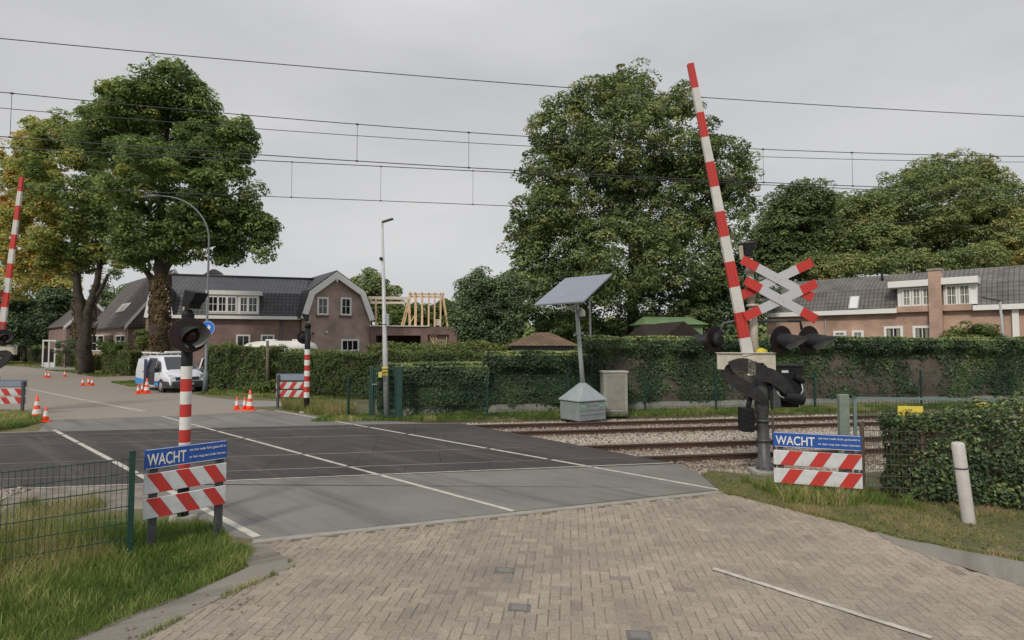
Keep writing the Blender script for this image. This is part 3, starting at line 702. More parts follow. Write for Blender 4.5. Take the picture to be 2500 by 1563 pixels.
def barrier():
    t = thing('level_crossing_barrier', 'raised red and white barrier with crossed boards and twin lamps, on the right', 'barrier', (0, 0, 0), 0, 'raised level crossing barriers')
    # local frame: origin at the foot of the post, x right, y away, z up; slight lean of the post to the left
    lx = -0.030
    def q(x, z, y=0): return Vector((x + lx * z, y, z))
    mb = MB(); mb.box((0.05, 0, 0.03), (0.62, 0.5, 0.1)); mb.build('concrete_base', concrete, t, bevel=0.015)
    mb = MB(); mb.tube([q(0, 0.06), q(0, 0.10), q(0, 0.11), q(0, 0.9), q(0, 1.15), q(0, 1.18), q(0, 1.75), q(0, 2.05)], [0.17, 0.17, 0.115, 0.11, 0.11, 0.13, 0.14, 0.13], 24)
    for k in range(6):
        a = k * math.pi / 3; mb.tube([q(0.14 * math.cos(a), 0.10, 0.14 * math.sin(a)), q(0.14 * math.cos(a), 0.15, 0.14 * math.sin(a))], 0.018, 6)
    for z in (0.62, 1.0, 1.35): mb.tube([q(0, z), q(0, z + 0.05)], 0.135, 24)
    mb.build('post', darkgrey, t, bevel=0.0)
    MB().tube([q(0.19, 0.05, -0.02), q(0.19, 1.7, -0.02)], 0.022, 8).build('cable_pipe', darkgrey, t)
    # cream cross beam and the two curved counterweight arms below it
    zc = 2.20
    mb = MB()
    mb.slab([(-0.96, -0.20, zc + 0.13), (0.16, -0.20, zc + 0.13), (0.16, -0.20, zc - 0.22), (0.05, -0.20, zc - 0.19), (-0.08, -0.20, zc - 0.05), (-0.66, -0.20, zc - 0.03), (-0.80, -0.20, zc - 0.10), (-0.84, -0.20, zc - 0.18), (-0.96, -0.20, zc - 0.17)], (0, 0.05, 0))
    mb.box((-0.40, -0.17, zc + 0.142), (1.14, 0.14, 0.02))
    mb.build('cross_beam', beige, t, bevel=0.006)
    def arc(xs, y, w, name):
        P = [Vector((x, 0, z)) for x, z in xs]; P = [P[0] * 2 - P[1]] + P + [P[-1] * 2 - P[-2]]; Q = []
        for k in range(1, len(P) - 2):
            for f in range(5):
                u = f / 5; a, b, c, d = P[k - 1:k + 3]
                Q.append(0.5 * ((2 * b) + (c - a) * u + (2 * a - 5 * b + 4 * c - d) * u * u + (3 * b - a - 3 * c + d) * u ** 3))
        Q.append(P[-2]); n = len(Q); A, B = [], []
        for k, q_ in enumerate(Q):
            dd_ = (Q[min(k + 1, n - 1)] - Q[max(k - 1, 0)]).normalized(); s_ = Vector((dd_.z, 0, -dd_.x)); ww = w * (0.50 + 0.45 * math.sin(math.pi * k / (n - 1)) ** 0.7)
            A.append(q_ - s_ * ww + Vector((0, y, 0))); B.append(q_ + s_ * ww + Vector((0, y, 0)))
        mb = MB()
        for k in range(n - 1):
            o_ = Vector((0, 0.08, 0)); a, b, c, d = A[k], A[k + 1], B[k + 1], B[k]
            mb.face([a, b, c, d]); mb.face([a + o_, d + o_, c + o_, b + o_]); mb.face([a, a + o_, b + o_, b]); mb.face([d, c, c + o_, d + o_])
        mb.face([A[0], B[0], B[0] + Vector((0, .08, 0)), A[0] + Vector((0, .08, 0))]); mb.face([A[-1], A[-1] + Vector((0, .08, 0)), B[-1] + Vector((0, .08, 0)), B[-1]])
        for k in range(3, n - 2, 5): mb.tube([Q[k] + Vector((0, y - 0.012, 0)), Q[k] + Vector((0, y, 0))], 0.018, 8)
        weld(mb.build(name, mat('machine_black', (0.012, 0.012, 0.014), 0.42, (0.03, 0.03, 0.032), 6, 0.1), t), 0.0008)
    arc([(-0.80, 2.08), (-0.72, 1.92), (-0.58, 1.78), (-0.42, 1.68), (-0.28, 1.60), (-0.14, 1.50), (-0.02, 1.36)], -0.15, 0.13, 'counterweight_arm')
    arc([(-0.75, 2.1), (-0.5, 2.13), (-0.3, 2.05), (-0.15, 1.95), (0.05, 1.9), (0.25, 1.75), (0.42, 1.55)], -0.26, 0.15, 'counterweight_arm')
    arc([(0.05, 2.05), (0.2, 1.9), (0.35, 1.72), (0.52, 1.62), (0.66, 1.55)], 0.12, 0.17, 'counterweight_arm')
    # drive box with hoses and plate
    mb = MB(); mb.box((0.47, 0.12, 1.74), (0.54, 0.40, 0.66)); mb.box((0.46, 0.12, 2.085), (0.58, 0.44, 0.04)); mb.tube([(0.30, -0.22, 1.52), (0.66, -0.22, 1.44)], 0.11, 18); mb.tube([(0.56, -0.10, 1.9), (0.74, -0.10, 1.78)], 0.07, 14); mb.box((0.50, 0.10, 1.33), (0.34, 0.30, 0.10)); 
    db = mb.build('drive_box', black, t, bevel=0.02)
    MB().box((0.38, -0.10, 1.98), (0.13, 0.006, 0.05)).build('type_plate', retro, db)
    mb = MB(); mb.tube([(0.12, -0.12, 1.75), (0.22, -0.2, 1.52), (0.40, -0.24, 1.42), (0.58, -0.2, 1.46), (0.70, -0.14, 1.62), (0.68, -0.12, 1.8)], 0.012, 8, 0)
    mb.tube([(0.2, -0.13, 1.9), (0.36, -0.2, 1.62), (0.5, -0.2, 1.55), (0.62, -0.16, 1.66)], 0.022, 8, 1)
    mb.build('hose', [galv, black], db)
    mb = MB(); mb.box((0.18, -0.10, 1.50), (0.14, 0.16, 0.42)); mb.build('hinge_plate', darkgrey, t, bevel=0.01)
    # lower switch box on the left
    mb = MB(); mb.box((-0.36, -0.02, 1.05), (0.22, 0.26, 0.46)); mb.tube([(-0.30, 0, 1.28), (-0.26, 0, 1.5), (-0.12, 0, 1.75)], 0.05, 10)
    mb.tube([(-0.28, -0.17, 1.2), (-0.22, -0.2, 1.0), (-0.24, -0.17, 0.86)], 0.018, 8)
    for k in range(4): mb.tube([(-0.28, -0.16, 1.2 - 0.1 * k), (-0.28, -0.11, 1.2 - 0.1 * k)], 0.05, 12)
    mb.build('switch_box', black, t, bevel=0.01)
    # cream upper mast
    mb = MB(); mb.tube([q(-0.08, 2.3), q(-0.08, 3.28)], 0.075, 20); mb.tube([q(-0.08, 3.25), q(-0.08, 3.30)], 0.12, 20); mb.tube([q(-0.10, 3.3), q(-0.10, 4.2)], 0.062, 20)
    for z in (3.42, 3.92): mb.tube([q(-0.10, z), q(-0.10, z + 0.09)], 0.085, 16)
    mb.build('upper_mast', beige, t)
    MB().tube([(-0.05, -0.02, 2.31), (-0.05, -0.02, 2.40), (-0.05, -0.02, 2.44)], [0.14, 0.12, 0.03], 16).build('yellow_cap', mat('cap_yellow', (0.55, 0.48, 0.03), 0.5), t)
    # crossed boards, one cross above the other
    def cross(cx, cz, y, L_, w, a1, a2):
        o = None
        for j, a in enumerate((a2, a1)):
            d = Vector((math.cos(a), 0, math.sin(a))); s = Vector((-d.z, 0, d.x)); mb = MB(); yy = y - 0.022 * j
            c = Vector((cx, yy, cz)); e = L_ / 2; k = 0.58 * e
            def seg(u0, u1, m_): mb.slab([c + d * u0 - s * w / 2, c + d * u1 - s * w / 2, c + d * u1 + s * w / 2, c + d * u0 + s * w / 2], (0, 0.018, 0), m_)
            seg(-e, -k, 1); seg(-k, k, 0); seg(k, e, 1)
            for u in (-e, e): mb.slab([c + d * u - s * w / 2 - d * 0.01, c + d * u + d * 0.01 - s * w / 2, c + d * u + d * 0.01 + s * w / 2, c + d * u - d * 0.01 + s * w / 2], (0, 0.05, 0), 1)
            o2 = mb.build('crossed_board', [mat('cross_grey_white', (0.46, 0.47, 0.51), 0.45), red], t)
            bm = MB()
            for u in (-0.05, 0.05): bm.tube([c + d * u - Vector((0, 0.004, 0)), c + d * u], 0.008, 8)
            bm.build('bolt', greypost, o2)
    cross(0.22, 3.78, -0.20, 1.52, 0.175, R(-29), R(25))
    cross(0.25, 3.36, -0.26, 1.52, 0.175, R(-29), R(25))
    for z in (3.80, 3.38): MB().box((0.08, -0.13, z), (0.36, 0.04, 0.05)).build('cross_bracket', galv, t)
    # lamps
    disc_lamp(t, (0.24, -0.26, 2.60), (0.34, -0.93, -0.10), 0.27, 0.42)
    disc_lamp(t, (0.80, -0.20, 2.60), (0.34, -0.93, -0.10), 0.27, 0.42)
    mb = MB(); mb.tube([(-0.14, -0.02, 2.95), (0.2, 0.0, 2.97), (0.75, 0.0, 2.97), (0.78, 0, 2.8)], 0.03, 10); mb.build('lamp_bracket', darkgrey, t)
    disc_lamp(t, (-0.86, 0.22, 2.60), (-0.58, 0.81, 0), 0.27, 0.34)
    mb = MB(); mb.tube([(-0.12, 0.0, 2.95), (-0.5, 0.06, 2.97), (-0.72, 0.10, 2.93), (-0.80, 0.13, 2.7)], 0.028, 10); mb.build('lamp_bracket', darkgrey, t)
    bell_box(t, (-0.30, 0.0, 4.38), R(20), 1.05, R(-6))
    # boom
    b0, b1 = Vector((-0.37, -0.22, 2.30)), Vector((-1.40, -0.22, 8.05)); d = (b1 - b0); Lb = d.length; d.normalize(); s = Vector((d.z, 0, -d.x))
    mb = MB()
    def seg(u0, u1, m_):
        w0 = 0.105 - 0.045 * u0 / Lb; w1 = 0.105 - 0.045 * u1 / Lb
        mb.slab([b0 + d * u0 - s * w0, b0 + d * u1 - s * w1, b0 + d * u1 + s * w1, b0 + d * u0 + s * w0], (0, 0.075, 0), m_)
        if m_ == 1:
            for e in (-1, 1):
                mb.slab([b0 + d * u0 + s * (w0 * 0.42 * e) - s * 0.004, b0 + d * u1 + s * (w1 * 0.42 * e) - s * 0.004, b0 + d * u1 + s * (w1 * 0.42 * e) + s * 0.004, b0 + d * u0 + s * (w0 * 0.42 * e) + s * 0.004], (0, -0.004, 0), 2)
    per = (8.05 - 2.60) / 5.46; u = 0.0; seg(0, 0.34, 0); u = 0.34; k = 0
    hs = (Lb - 0.34) / 11
    for k in range(11): seg(u, u + hs, 1 if k % 2 == 0 else 0); u += hs
    mb.build('boom', [mat('boom_white', (0.60, 0.59, 0.57), 0.4, (0.5, 0.49, 0.47), 3), red, mat('boom_seam', (0.35, 0.03, 0.03), 0.5)], t)
    mb = MB(); mb.box((-0.33, -0.235, 2.08), (0.16, 0.05, 0.34)); mb.build('boom_clamp', beige, t, bevel=0.008)
    return t
br = barrier(); p = G(1868, 1156); br.location = p
b2 = copy_tree(br); b2.rotation_euler[2] = math.pi; p = At(-48, 1030, 19.7); b2.location = (p.x, p.y, 0)
b2.scale = (1.06, 1.06, 1.06)
for chd in b2.children:
    if chd.name.startswith('boom') and 'clamp' not in chd.name:
        pv = Vector((-0.37, -0.22, 2.30)); chd.matrix_local = Matrix.Translation(pv) @ Matrix.Rotation(R(5.0), 4, 'Y') @ Matrix.Translation(-pv)
b2['label'] = 'raised barrier cut off by the left edge of the picture, beyond the tracks'

# ------------------------------------------------------------------ traffic cones
def cone(h):
    t = thing('traffic_cone', '', 'traffic cone', group='orange and white traffic cones around the crossing')
    r0 = h * 0.20; z0 = 0.03
    MB().box((0, 0, 0.018), (h * 0.56, h * 0.56, 0.036)).build('base', orange, t, bevel=0.01)
    lv = [0.03, 0.16, 0.42, 0.56, 0.80, 0.93, 1.0] if h > 0.6 else [0.03, 0.36, 0.70, 1.0]
    cols = [0, 1, 0, 1, 0, 0] if h > 0.6 else [0, 1, 0]
    if h > 0.6: lv = [0.03, 0.22, 0.42, 0.58, 0.76, 1.0]; cols = [0, 1, 0, 1, 0]
    pts = [(0, 0, h * l) for l in lv]; rs = [r0 + (h * 0.035 - r0) * l for l in lv]
    MB().tube(pts, rs, 20, mf=cols).build('cone_body', [orange, mat('cone_white', (0.7, 0.68, 0.66), 0.4)], t)
    return t
big, small = cone(0.78), cone(0.5)
cones = [(89, 1023, 1, 'tall orange and white cone at the far left end of the white line'), (111, 1030, 0, 'short cone right of the tall one, on the end of the left white line'),
         (578, 1001, 0, 'short cone, leftmost of the three by the far kerb'), (597, 1001, 0, 'short cone, middle of the three by the far kerb'), (610, 1002, 1, 'tall cone, rightmost of the three by the far kerb'),
         (337, 962, 0, 'short cone in front of the van, leftmost of the group'), (347, 958, 0, 'short cone squeezed between two others in front of the van'), (358, 961, 1, 'tall cone standing in front of the open van'),
         (202, 942, 0, 'distant short cone, left one of three in the middle of the side road'), (216, 940, 0, 'distant short cone, middle one of three in the middle of the side road'), (225, 942, 0, 'distant short cone, right one of three in the middle of the side road'),
         (112, 922, 0, 'far distant cone, left one of a pair on the road'), (119, 923, 0, 'far distant cone, right one of a pair on the road'), (158, 920, 0, 'far distant cone alone at the grass edge before the dark trunk')]
ub = us = False
for (x, y, k, lab) in cones:
    src = big if k else small
    if (k and not ub) or (not k and not us): o = src
    else: o = copy_tree(src)
    if k: ub = True
    else: us = True
    o['label'] = lab; o.location = G(x, y) + Vector((0, 0, 0.006)); o.rotation_euler[2] = R((x * 37) % 60)

# ------------------------------------------------------------------ lamps and masts
def strap(mb, c, r, z): mb.tube([(c[0], c[1], z), (c[0], c[1], z + 0.03)], r, 16)
p = G(501, 962)
t = thing('street_lamp', 'tall grey street lamp with a long curved arm, beside the van', 'street lamp', p)
H = At(501, 560, p.y).z; aw = (501 - 352) / F * p.y; top = At(400, 479, p.y).z
pts = [(0, 0, 0), (0, 0, 1.1), (0, 0, 1.15), (0, 0, H - 0.6)]; rs = [0.12, 0.12, 0.07, 0.045]
for k in range(1, 11):
    a = k / 10 * math.pi / 2; pts.append((-(1 - math.cos(a)) * aw * 0.8, 0, H - 0.6 + math.sin(a) * (top - H + 0.6))); rs.append(0.045 - 0.015 * k / 10)
MB().tube(pts, rs, 12).build('pole', mat('lamp_grey', (0.13, 0.15, 0.16), 0.5), t)
MB().tube([(-aw * 0.8, 0, top), (-aw * 0.95, 0, top - 0.02), (-aw * 1.1, 0, top - 0.05)], [0.05, 0.12, 0.06], 10).build('lamp_head', darkgrey, t)
sg = thing('cycle_path_sign', 'round blue sign with a white figure on the curved lamp post', 'road sign', At(507, 801, p.y - 0.16))
MB().tube([(0, 0.02, 0), (0, 0, 0)], [0.36, 0.36], 32).build('sign_plate', mat('round_blue', (0.02, 0.16, 0.62), 0.4), sg)
mb = MB()
for k in range(32):
    a, b = k / 32 * 2 * math.pi, (k + 1) / 32 * 2 * math.pi
    mb.slab([(0.34 * math.cos(a), -0.003, 0.34 * math.sin(a)), (0.34 * math.cos(b), -0.003, 0.34 * math.sin(b)), (0.355 * math.cos(b), -0.003, 0.355 * math.sin(b)), (0.355 * math.cos(a), -0.003, 0.355 * math.sin(a))], (0, -0.003, 0))
mb.slab([(0.02, -0.003, -0.26), (0.12, -0.003, -0.26), (0.12, -0.003, 0.02), (0.17, -0.003, 0.02), (0.07, -0.003, 0.17), (-0.03, -0.003, 0.02), (0.02, -0.003, 0.02)], (0, -0.003, 0))
mb.build('white_symbol', white, sg)

def mast_lamp(label, base, topz, r0, r1, lean, head, mtl, group=None):
    t = thing('street_lamp', label, 'street lamp', base, 0, group, tilt=(0, lean))
    MB().tube([(0, 0, 0), (0, 0, topz * 0.35), (0, 0, topz * 0.36), (0, 0, topz)], [r0, r0 * 0.95, r0 * 0.85, r1], 14).build('pole', mtl, t)
    mb = MB(); mb.bar((0, 0, topz - 0.02), (head, 0, topz + 0.09 * abs(head) / 0.4), 0.16, 0.05); mb.build('lamp_head', darkgrey, t, bevel=0.01); return t
p = G(944, 1022)
t = mast_lamp('slim white lamp mast with yellow plates, in front of the green gate', p, 6.75, 0.095, 0.04, R(-1.9), 0.38, mat('mast_white', (0.5, 0.51, 0.52), 0.45, (0.42, 0.43, 0.44), 4))
MB().box((-0.05, -0.05, 5.45), (0.10, 0.12, 0.10)).build('sensor_box', black, t, bevel=0.01)
MB().box((0.12, -0.02, 3.35), (0.09, 0.10, 0.42)).build('antenna_box', mat('plate_grey', (0.3, 0.34, 0.37), 0.5), t, bevel=0.01)
MB().box((0.0, -0.105, 1.60), (0.20, 0.012, 0.30)).build('yellow_plate', yellow, t)
mb = MB(); strap(mb, (0, 0), 0.1, 1.7); strap(mb, (0, 0), 0.1, 3.2); mb.build('strap', galv, t)
mast_lamp('thin grey lamp post behind the solar panel', At(1445, 900, 27), 2.5 + (842 - 728) / F * 27, 0.07, 0.05, R(-1), -0.45, darkgrey).location.z = 0
mast_lamp('thin grey lamp post before the brick house at the right edge', At(2460, 900, 26), 2.5 + (842 - 733) / F * 26, 0.06, 0.05, R(-3), -0.8, mat('lamp_pale', (0.35, 0.36, 0.36), 0.5)).location.z = 0

# solar mast -------------------------------------------------------
t = thing('solar_camera_mast', 'solar panel on a pale post rising from a grey metal cabinet', 'solar mast', (0, 0, 0))
n0, r0_, l0_ = G(1414, 1028), G(1485, 1021), G(1352, 1024)
a = (r0_ - n0); b = (l0_ - n0); a = a.normalized() * 1.18; b = Vector((-a.y, a.x, 0)).normalized() * 1.0
zt = 0.62; apex = n0 + (a + b) / 2; t.location = apex; o0 = apex
def q(f, g, z): return n0 + a * f + b * g + Vector((0, 0, z)) - o0
mb = MB(); mb.slab([q(0, 0, -0.02), q(1, 0, -0.02), q(1, 1, -0.02), q(0, 1, -0.02)], (0, 0, zt))
cabm = mat('cabinet_grey_green', (0.255, 0.285, 0.29), 0.55, (0.20, 0.225, 0.23), 3, 0.1)
cab = mb.build('cabinet', cabm, t, bevel=0.01)
mb = MB(); E = 0.04; B4 = [q(-E, -E, zt), q(1 + E, -E, zt), q(1 + E, 1 + E, zt), q(-E, 1 + E, zt)]
mb.slab(B4, (0, 0, 0.03)); T4 = [Vector((s * 0.1, u * 0.1, 1.2)) for s, u in ((-1, -1), (1, -1), (1, 1), (-1, 1))]
B4 = [v + Vector((0, 0, 0.03)) for v in B4]
for k in range(4): mb.face([B4[k], B4[(k + 1) % 4], T4[(k + 1) % 4], T4[k]])
mb.face(T4); mb.build('cabinet_roof', mat('cabinet_roof_grey', (0.30, 0.345, 0.36), 0.5, (0.25, 0.29, 0.30), 3), t)
mb = MB()
for z in (0.16, 0.31, 0.46): mb.slab([q(0.0, -0.004, z), q(1.0, -0.004, z), q(1.0, -0.004, z + 0.008), q(0, -0.004, z + 0.008)], -b.normalized() * 0.004)
mb.build('cabinet_seam', darkgrey, cab)
for pts in (((0.03, 0.50), (0.3, 0.46), (0.22, 0.41), (0.03, 0.45)), ((0.97, 0.50), (0.7, 0.46), (0.78, 0.41), (0.97, 0.45))):
    MB().slab([q(f, -0.006, z) for f, z in pts], -b.normalized() * 0.003).build('green_mark', mat('pale_green', (0.16, 0.5, 0.28), 0.5), cab)
lean = Vector((-0.20, 0, 0)); zp = 3.95
MB().tube([(0, 0, 1.15), lean * 0.5 + Vector((0, 0, 2.5)), lean + Vector((0, 0, zp))], [0.085, 0.075, 0.07], 16).build('pole', mat('mast_pale_green', (0.40, 0.45, 0.42), 0.5, (0.34, 0.38, 0.36), 4), t)
BL = At(1303, 744.5, 17.75) - o0; BR = At(1424, 736, 16.95) - o0; TL = At(1381, 679, 19.4) - o0; TR = BR + (TL - BL)
sh = -(BL + TR) / 2 + Vector((lean.x, 0, (BL.z + TR.z) / 2)); sh.z = 0; sh *= 0.35
nrm = (BR - BL).cross(TL - BL).normalized()
mb = MB(); mb.slab([BL, BR, TR, TL], -nrm * 0.045, 0)
pn = mb.build('solar_panel', mat('panel_frame', (0.22, 0.24, 0.27), 0.4), t)
def PQ(f, g, h): return BL + (BR - BL) * f + (TL - BL) * g + nrm * h
cell = mat('solar_cells', (0.12, 0.14, 0.19), 0.22, (0.15, 0.17, 0.22), 2, spec=1.0)
for f0, f1 in ((0.015, 0.488), (0.512, 0.985)):
    MB().slab([PQ(f0, 0.015, 0), PQ(f1, 0.015, 0), PQ(f1, 0.985, 0), PQ(f0, 0.985, 0)], nrm * 0.004).build('cell_field', cell, pn)
mb = MB(); mid = PQ(0.5, 0.5, -0.05); mb.bar(PQ(0.5, 0.08, -0.08), PQ(0.5, 0.92, -0.08), 0.06); mb.bar(PQ(0.15, 0.3, -0.08), PQ(0.85, 0.3, -0.08), 0.05); mb.bar(PQ(0.15, 0.75, -0.08), PQ(0.85, 0.75, -0.08), 0.05)
mb.bar(lean + Vector((0, 0, zp - 0.05)), mid - nrm * 0.05, 0.07); mb.bar(PQ(0.45, 0.12, -0.08), lean + Vector((0, 0, 3.6)), 0.045)
mb.build('panel_bracket', galv, t)
cl = Vector((lean.x + 0.19, -0.05, 3.55)); mb = MB()
mb.tube([cl + Vector((0, 0, 0.18)), cl + Vector((0, 0, 0.12)), cl, cl - Vector((0, 0, 0.08)), cl - Vector((0, 0, 0.14))], [0.04, 0.09, 0.115, 0.10, 0.04], 16, mf=[0, 0, 0, 1]); mb.bar(cl + Vector((-0.16, 0, 0.2)), cl + Vector((0, 0, 0.2)), 0.04)
mb.build('camera_dome', [white, darkgrey], t)
mb = MB(); mb.bar((-0.12, 0, 2.95), (-0.32, -0.1, 2.80), 0.035); mb.bar((-0.12, 0, 2.95), (0.12, -0.1, 2.80), 0.035); mb.box((-0.33, -0.12, 3.78), (0.2, 0.12, 0.1)); mb.build('sensor_bracket', galv, t)

# concrete cabinet
p = G(1500, 1016); t = thing('electrical_cabinet', 'weathered pale concrete cabinet right of the solar mast', 'cabinet', (p.x + 0.05, p.y + 0.35, 0), R(2))
hh = 1.56
MB().box((0, 0, hh / 2 - 0.04), (0.86, 0.6, hh - 0.02)).build('housing', concrete, t, bevel=0.015)
MB().box((0.0, 0, hh - 0.02), (0.93, 0.67, 0.06)).build('lid', mat('lid_concrete', (0.45, 0.43, 0.37), 0.85, (0.33, 0.32, 0.28), 5, 0.3), t, bevel=0.012)
MB().box((0.02, -0.304, hh / 2 + 0.05), (0.62, 0.012, hh - 0.36)).build('door', mat('cabinet_door', (0.27, 0.26, 0.22), 0.8, (0.2, 0.2, 0.175), 4, 0.3), t, bevel=0.004)
MB().box((0.0, 0, 0.07), (0.89, 0.63, 0.18)).build('plinth', mat('plinth_dark', (0.12, 0.12, 0.11), 0.9, (0.17, 0.165, 0.15), 5), t, bevel=0.01)

# bollard
p = G(2366, 1281); t = thing('marker_post', 'leaning white plastic marker post with a dark band, before the leafy hedge', 'bollard', p, 0, tilt=(0, R(-6.0)))
hb = 1.14
MB().tube([(0, 0, -0.05), (0, 0, 0.02), (0, 0, hb - 0.02), (0, 0, hb)], [0.078, 0.078, 0.077, 0.06], 28).build('post', mat('marker_white', (0.50, 0.48, 0.46), 0.5, (0.42, 0.40, 0.38), 6, 0.05), t)
MB().tube([(0, 0, hb * 0.68), (0, 0, hb * 0.68 + 0.022)], 0.081, 28).build('band', mat('band_purple', (0.10, 0.06, 0.12), 0.6), t)

# ================================================================== OVERHEAD WIRES
wire_m = mat('wire_dark', (0.03, 0.032, 0.04), 0.6)
def wire_pts(pts, p):
    P0 = T(0, p); Q = [onplane(x / 0.9673, y / 0.9673, P0, TP) for x, y in pts]
    # smooth sagging curve through the points (quadratic fit of height over distance)
    u = np.array([q.dot(TU) for q in Q]); z = np.array([q.z for q in Q]); c = np.polyfit(u, z, 2 if len(u) > 2 else 1)
    return lambda uu: T(uu, p, float(np.polyval(c, uu)))
W_ = {}
def wire(key, label, pts, p, r, u0, u1, name='overhead_wire', nseg=40):
    f = wire_pts(pts, p); W_[key] = f
    t = thing(name, label, 'overhead wire', f(u0), 0, 'overhead wires of the railway'); o = f(u0)
    MB().tube([f(u0 + (u1 - u0) * k / nseg) - o for k in range(nseg + 1)], r, 6).build('wire', wire_m, t); return t
wire('A', 'topmost overhead wire, crossing the sky above both trees', [(0, 91), (450, 133), (900, 172), (1350, 208), (1900, 246), (2418, 275)], 14.6, 0.011, -22, 45)
tB = wire('B', 'second wire from the top, carrying the hangers of the nearer track', [(0, 217), (600, 275), (1240, 322), (1800, 352), (2418, 370)], 12.6, 0.009, -20, 45)
wire('C', 'third wire from the top, running just below the second', [(0, 256), (600, 302), (1220, 345), (1800, 370), (2418, 383)], 14.2, 0.008, -22, 45)
wire('D', 'fourth overhead wire, the contact wire of the nearer track', [(0, 323), (345, 346), (690, 372), (1230, 404), (1800, 430), (2418, 452)], 12.6, 0.010, -20, 45)
tE = wire('E', 'fifth overhead wire, close below the nearer contact wire and carrying short hangers', [(0, 350), (600, 376), (1230, 409), (1800, 438), (2418, 464)], 16.6, 0.012, -26, 45)
wire('F', 'lowest overhead wire, the contact wire of the farther track', [(0, 441), (620, 463), (920, 476), (1225, 487), (1800, 512), (2418, 540)], 16.6, 0.010, -26, 45)
def hangers(t, ktop, kbot, p, xs):
    o = t.location
    for x in xs:
        q = onplane(x / 0.9673, 380, T(0, p), TP); u = q.dot(TU); a, b = W_[ktop](u), W_[kbot](u)
        mb = MB(); mb.tube([a - o, b - o], 0.005, 5)
        for e in (a, b): mb.bar(e - o - TU * 0.03, e - o + TU * 0.03, 0.03)
        mb.build('hanger', wire_m, t)
hangers(tB, 'B', 'D', 12.6, (22, 843, 1107, 1802, 2012))
hangers(tE, 'E', 'F', 16.6, (690, 900, 1117, 2370))

# ================================================================== FENCES, WALL, HEDGES
def mesh_fence(name, label, cat, P0, P1, z0, z1, posts, dx=0.055, rows=(0.0,), mtl=fgreen, wr=0.0025, ph=None, pw=0.06, group=None, hr=0.0032):
    P0, P1 = Vector((P0[0], P0[1], 0)), Vector((P1[0], P1[1], 0)); d = P1 - P0; Ln = d.length; ang = math.atan2(d.y, d.x)
    t = thing(name, label, cat, P0, ang, group); mb = MB(); n = int(Ln / dx)
    for k in range(n + 1): x = k * Ln / n; mb.box((x, 0, (z0 + z1) / 2), (wr * 2, wr * 2, z1 - z0))
    for r in rows:
        for e in (-1, 1): mb.box((Ln / 2, e * (wr + hr), z0 + (z1 - z0) * r), (Ln, hr * 2, hr * 2.4))
    mb.build('wire_mesh', mtl, t)
    for f in posts:
        mb = MB(); mb.box((f * Ln, 0.05, (ph or z1) / 2 - 0.05), (pw, pw * 0.8, (ph or z1) + 0.15)); mb.box((f * Ln, 0.05, (ph or z1) + 0.03), (pw + 0.008, pw * 0.8 + 0.008, 0.02))
        mb.build('post', mtl, t, bevel=0.004)
    return t
q0 = Vector((-4.47, 6.6, 0)); dd = Vector((-0.93, -0.72, 0)).normalized()
mesh_fence('mesh_fence', 'near green wire mesh fence in the tall grass at bottom left', 'fence', q0, q0 + dd * 5.0, 0.05, 1.17, (0.003, 0.55), 0.052, (0, 0.17, 0.33, 0.5, 0.68, 0.84, 0.985), ph=1.22)
# far side fence along the wall
pf = 19.15
def on_p(px, p): q = onplane(px, 900, T(0, p), TP); q.z = 0; return q
fz = 1.42
a, b = on_p(985, pf), on_p(2700, pf)
L_ = (b - a).length
mesh_fence('mesh_fence', 'long dark green mesh fence along the ivy wall beyond the tracks', 'fence', a, b, 0.05, fz, [((on_p(x, pf) - a).length / L_) for x in (1190, 1386, 1576, 1748, 1990, 2250, 2560)], 0.10, (0, 0.14, 0.28, 0.43, 0.57, 0.71, 0.86, 1), ph=fz + 0.05, wr=0.0022)
a, b = on_p(848, pf + 0.6), on_p(903, pf)
mesh_fence('mesh_fence', 'short piece of green mesh fence left of the green gate', 'fence', a, b, 0.05, 1.35, (0.02, 0.98), 0.06, (0, 0.2, 0.4, 0.6, 0.8, 1))
# gate
a, b = on_p(908, pf), on_p(976, pf - 0.1); gw = (b - a).length
t = thing('mesh_gate', 'dark green mesh gate between two thick posts behind the lamp mast', 'gate', a, math.atan2(b.y - a.y, b.x - a.x))
for x, w in ((0, 0.12), (gw, 0.20)): MB().box((x, 0, 0.86), (w, 0.12, 1.82)).build('gate_post', fgreen, t, bevel=0.006)
mb = MB()
for z in (0.12, 1.68): mb.box((gw / 2, 0, z), (gw - 0.2, 0.04, 0.04))
for x in (0.1, gw - 0.14): mb.box((x, 0, 0.9), (0.04, 0.04, 1.52))
mb.build('gate_frame', fgreen, t)
mb = MB()
for k in range(1, 8): mb.box((gw / 2, 0.0, 0.12 + k * 0.195), (gw - 0.2, 0.006, 0.010))
for k in range(1, 17): mb.box((0.1 + k * (gw - 0.24) / 17, 0.006, 0.9), (0.005, 0.005, 1.52))
mb.build('wire_mesh', fgreen, t)
MB().box((0.10, -0.045, 1.18), (0.16, 0.04, 0.03)).build('handle', chrome, t)
MB().box((0.28, -0.03, 1.50), (0.11, 0.01, 0.19)).build('yellow_notice', mat('notice_yellow', (0.55, 0.5, 0.14), 0.5), t)

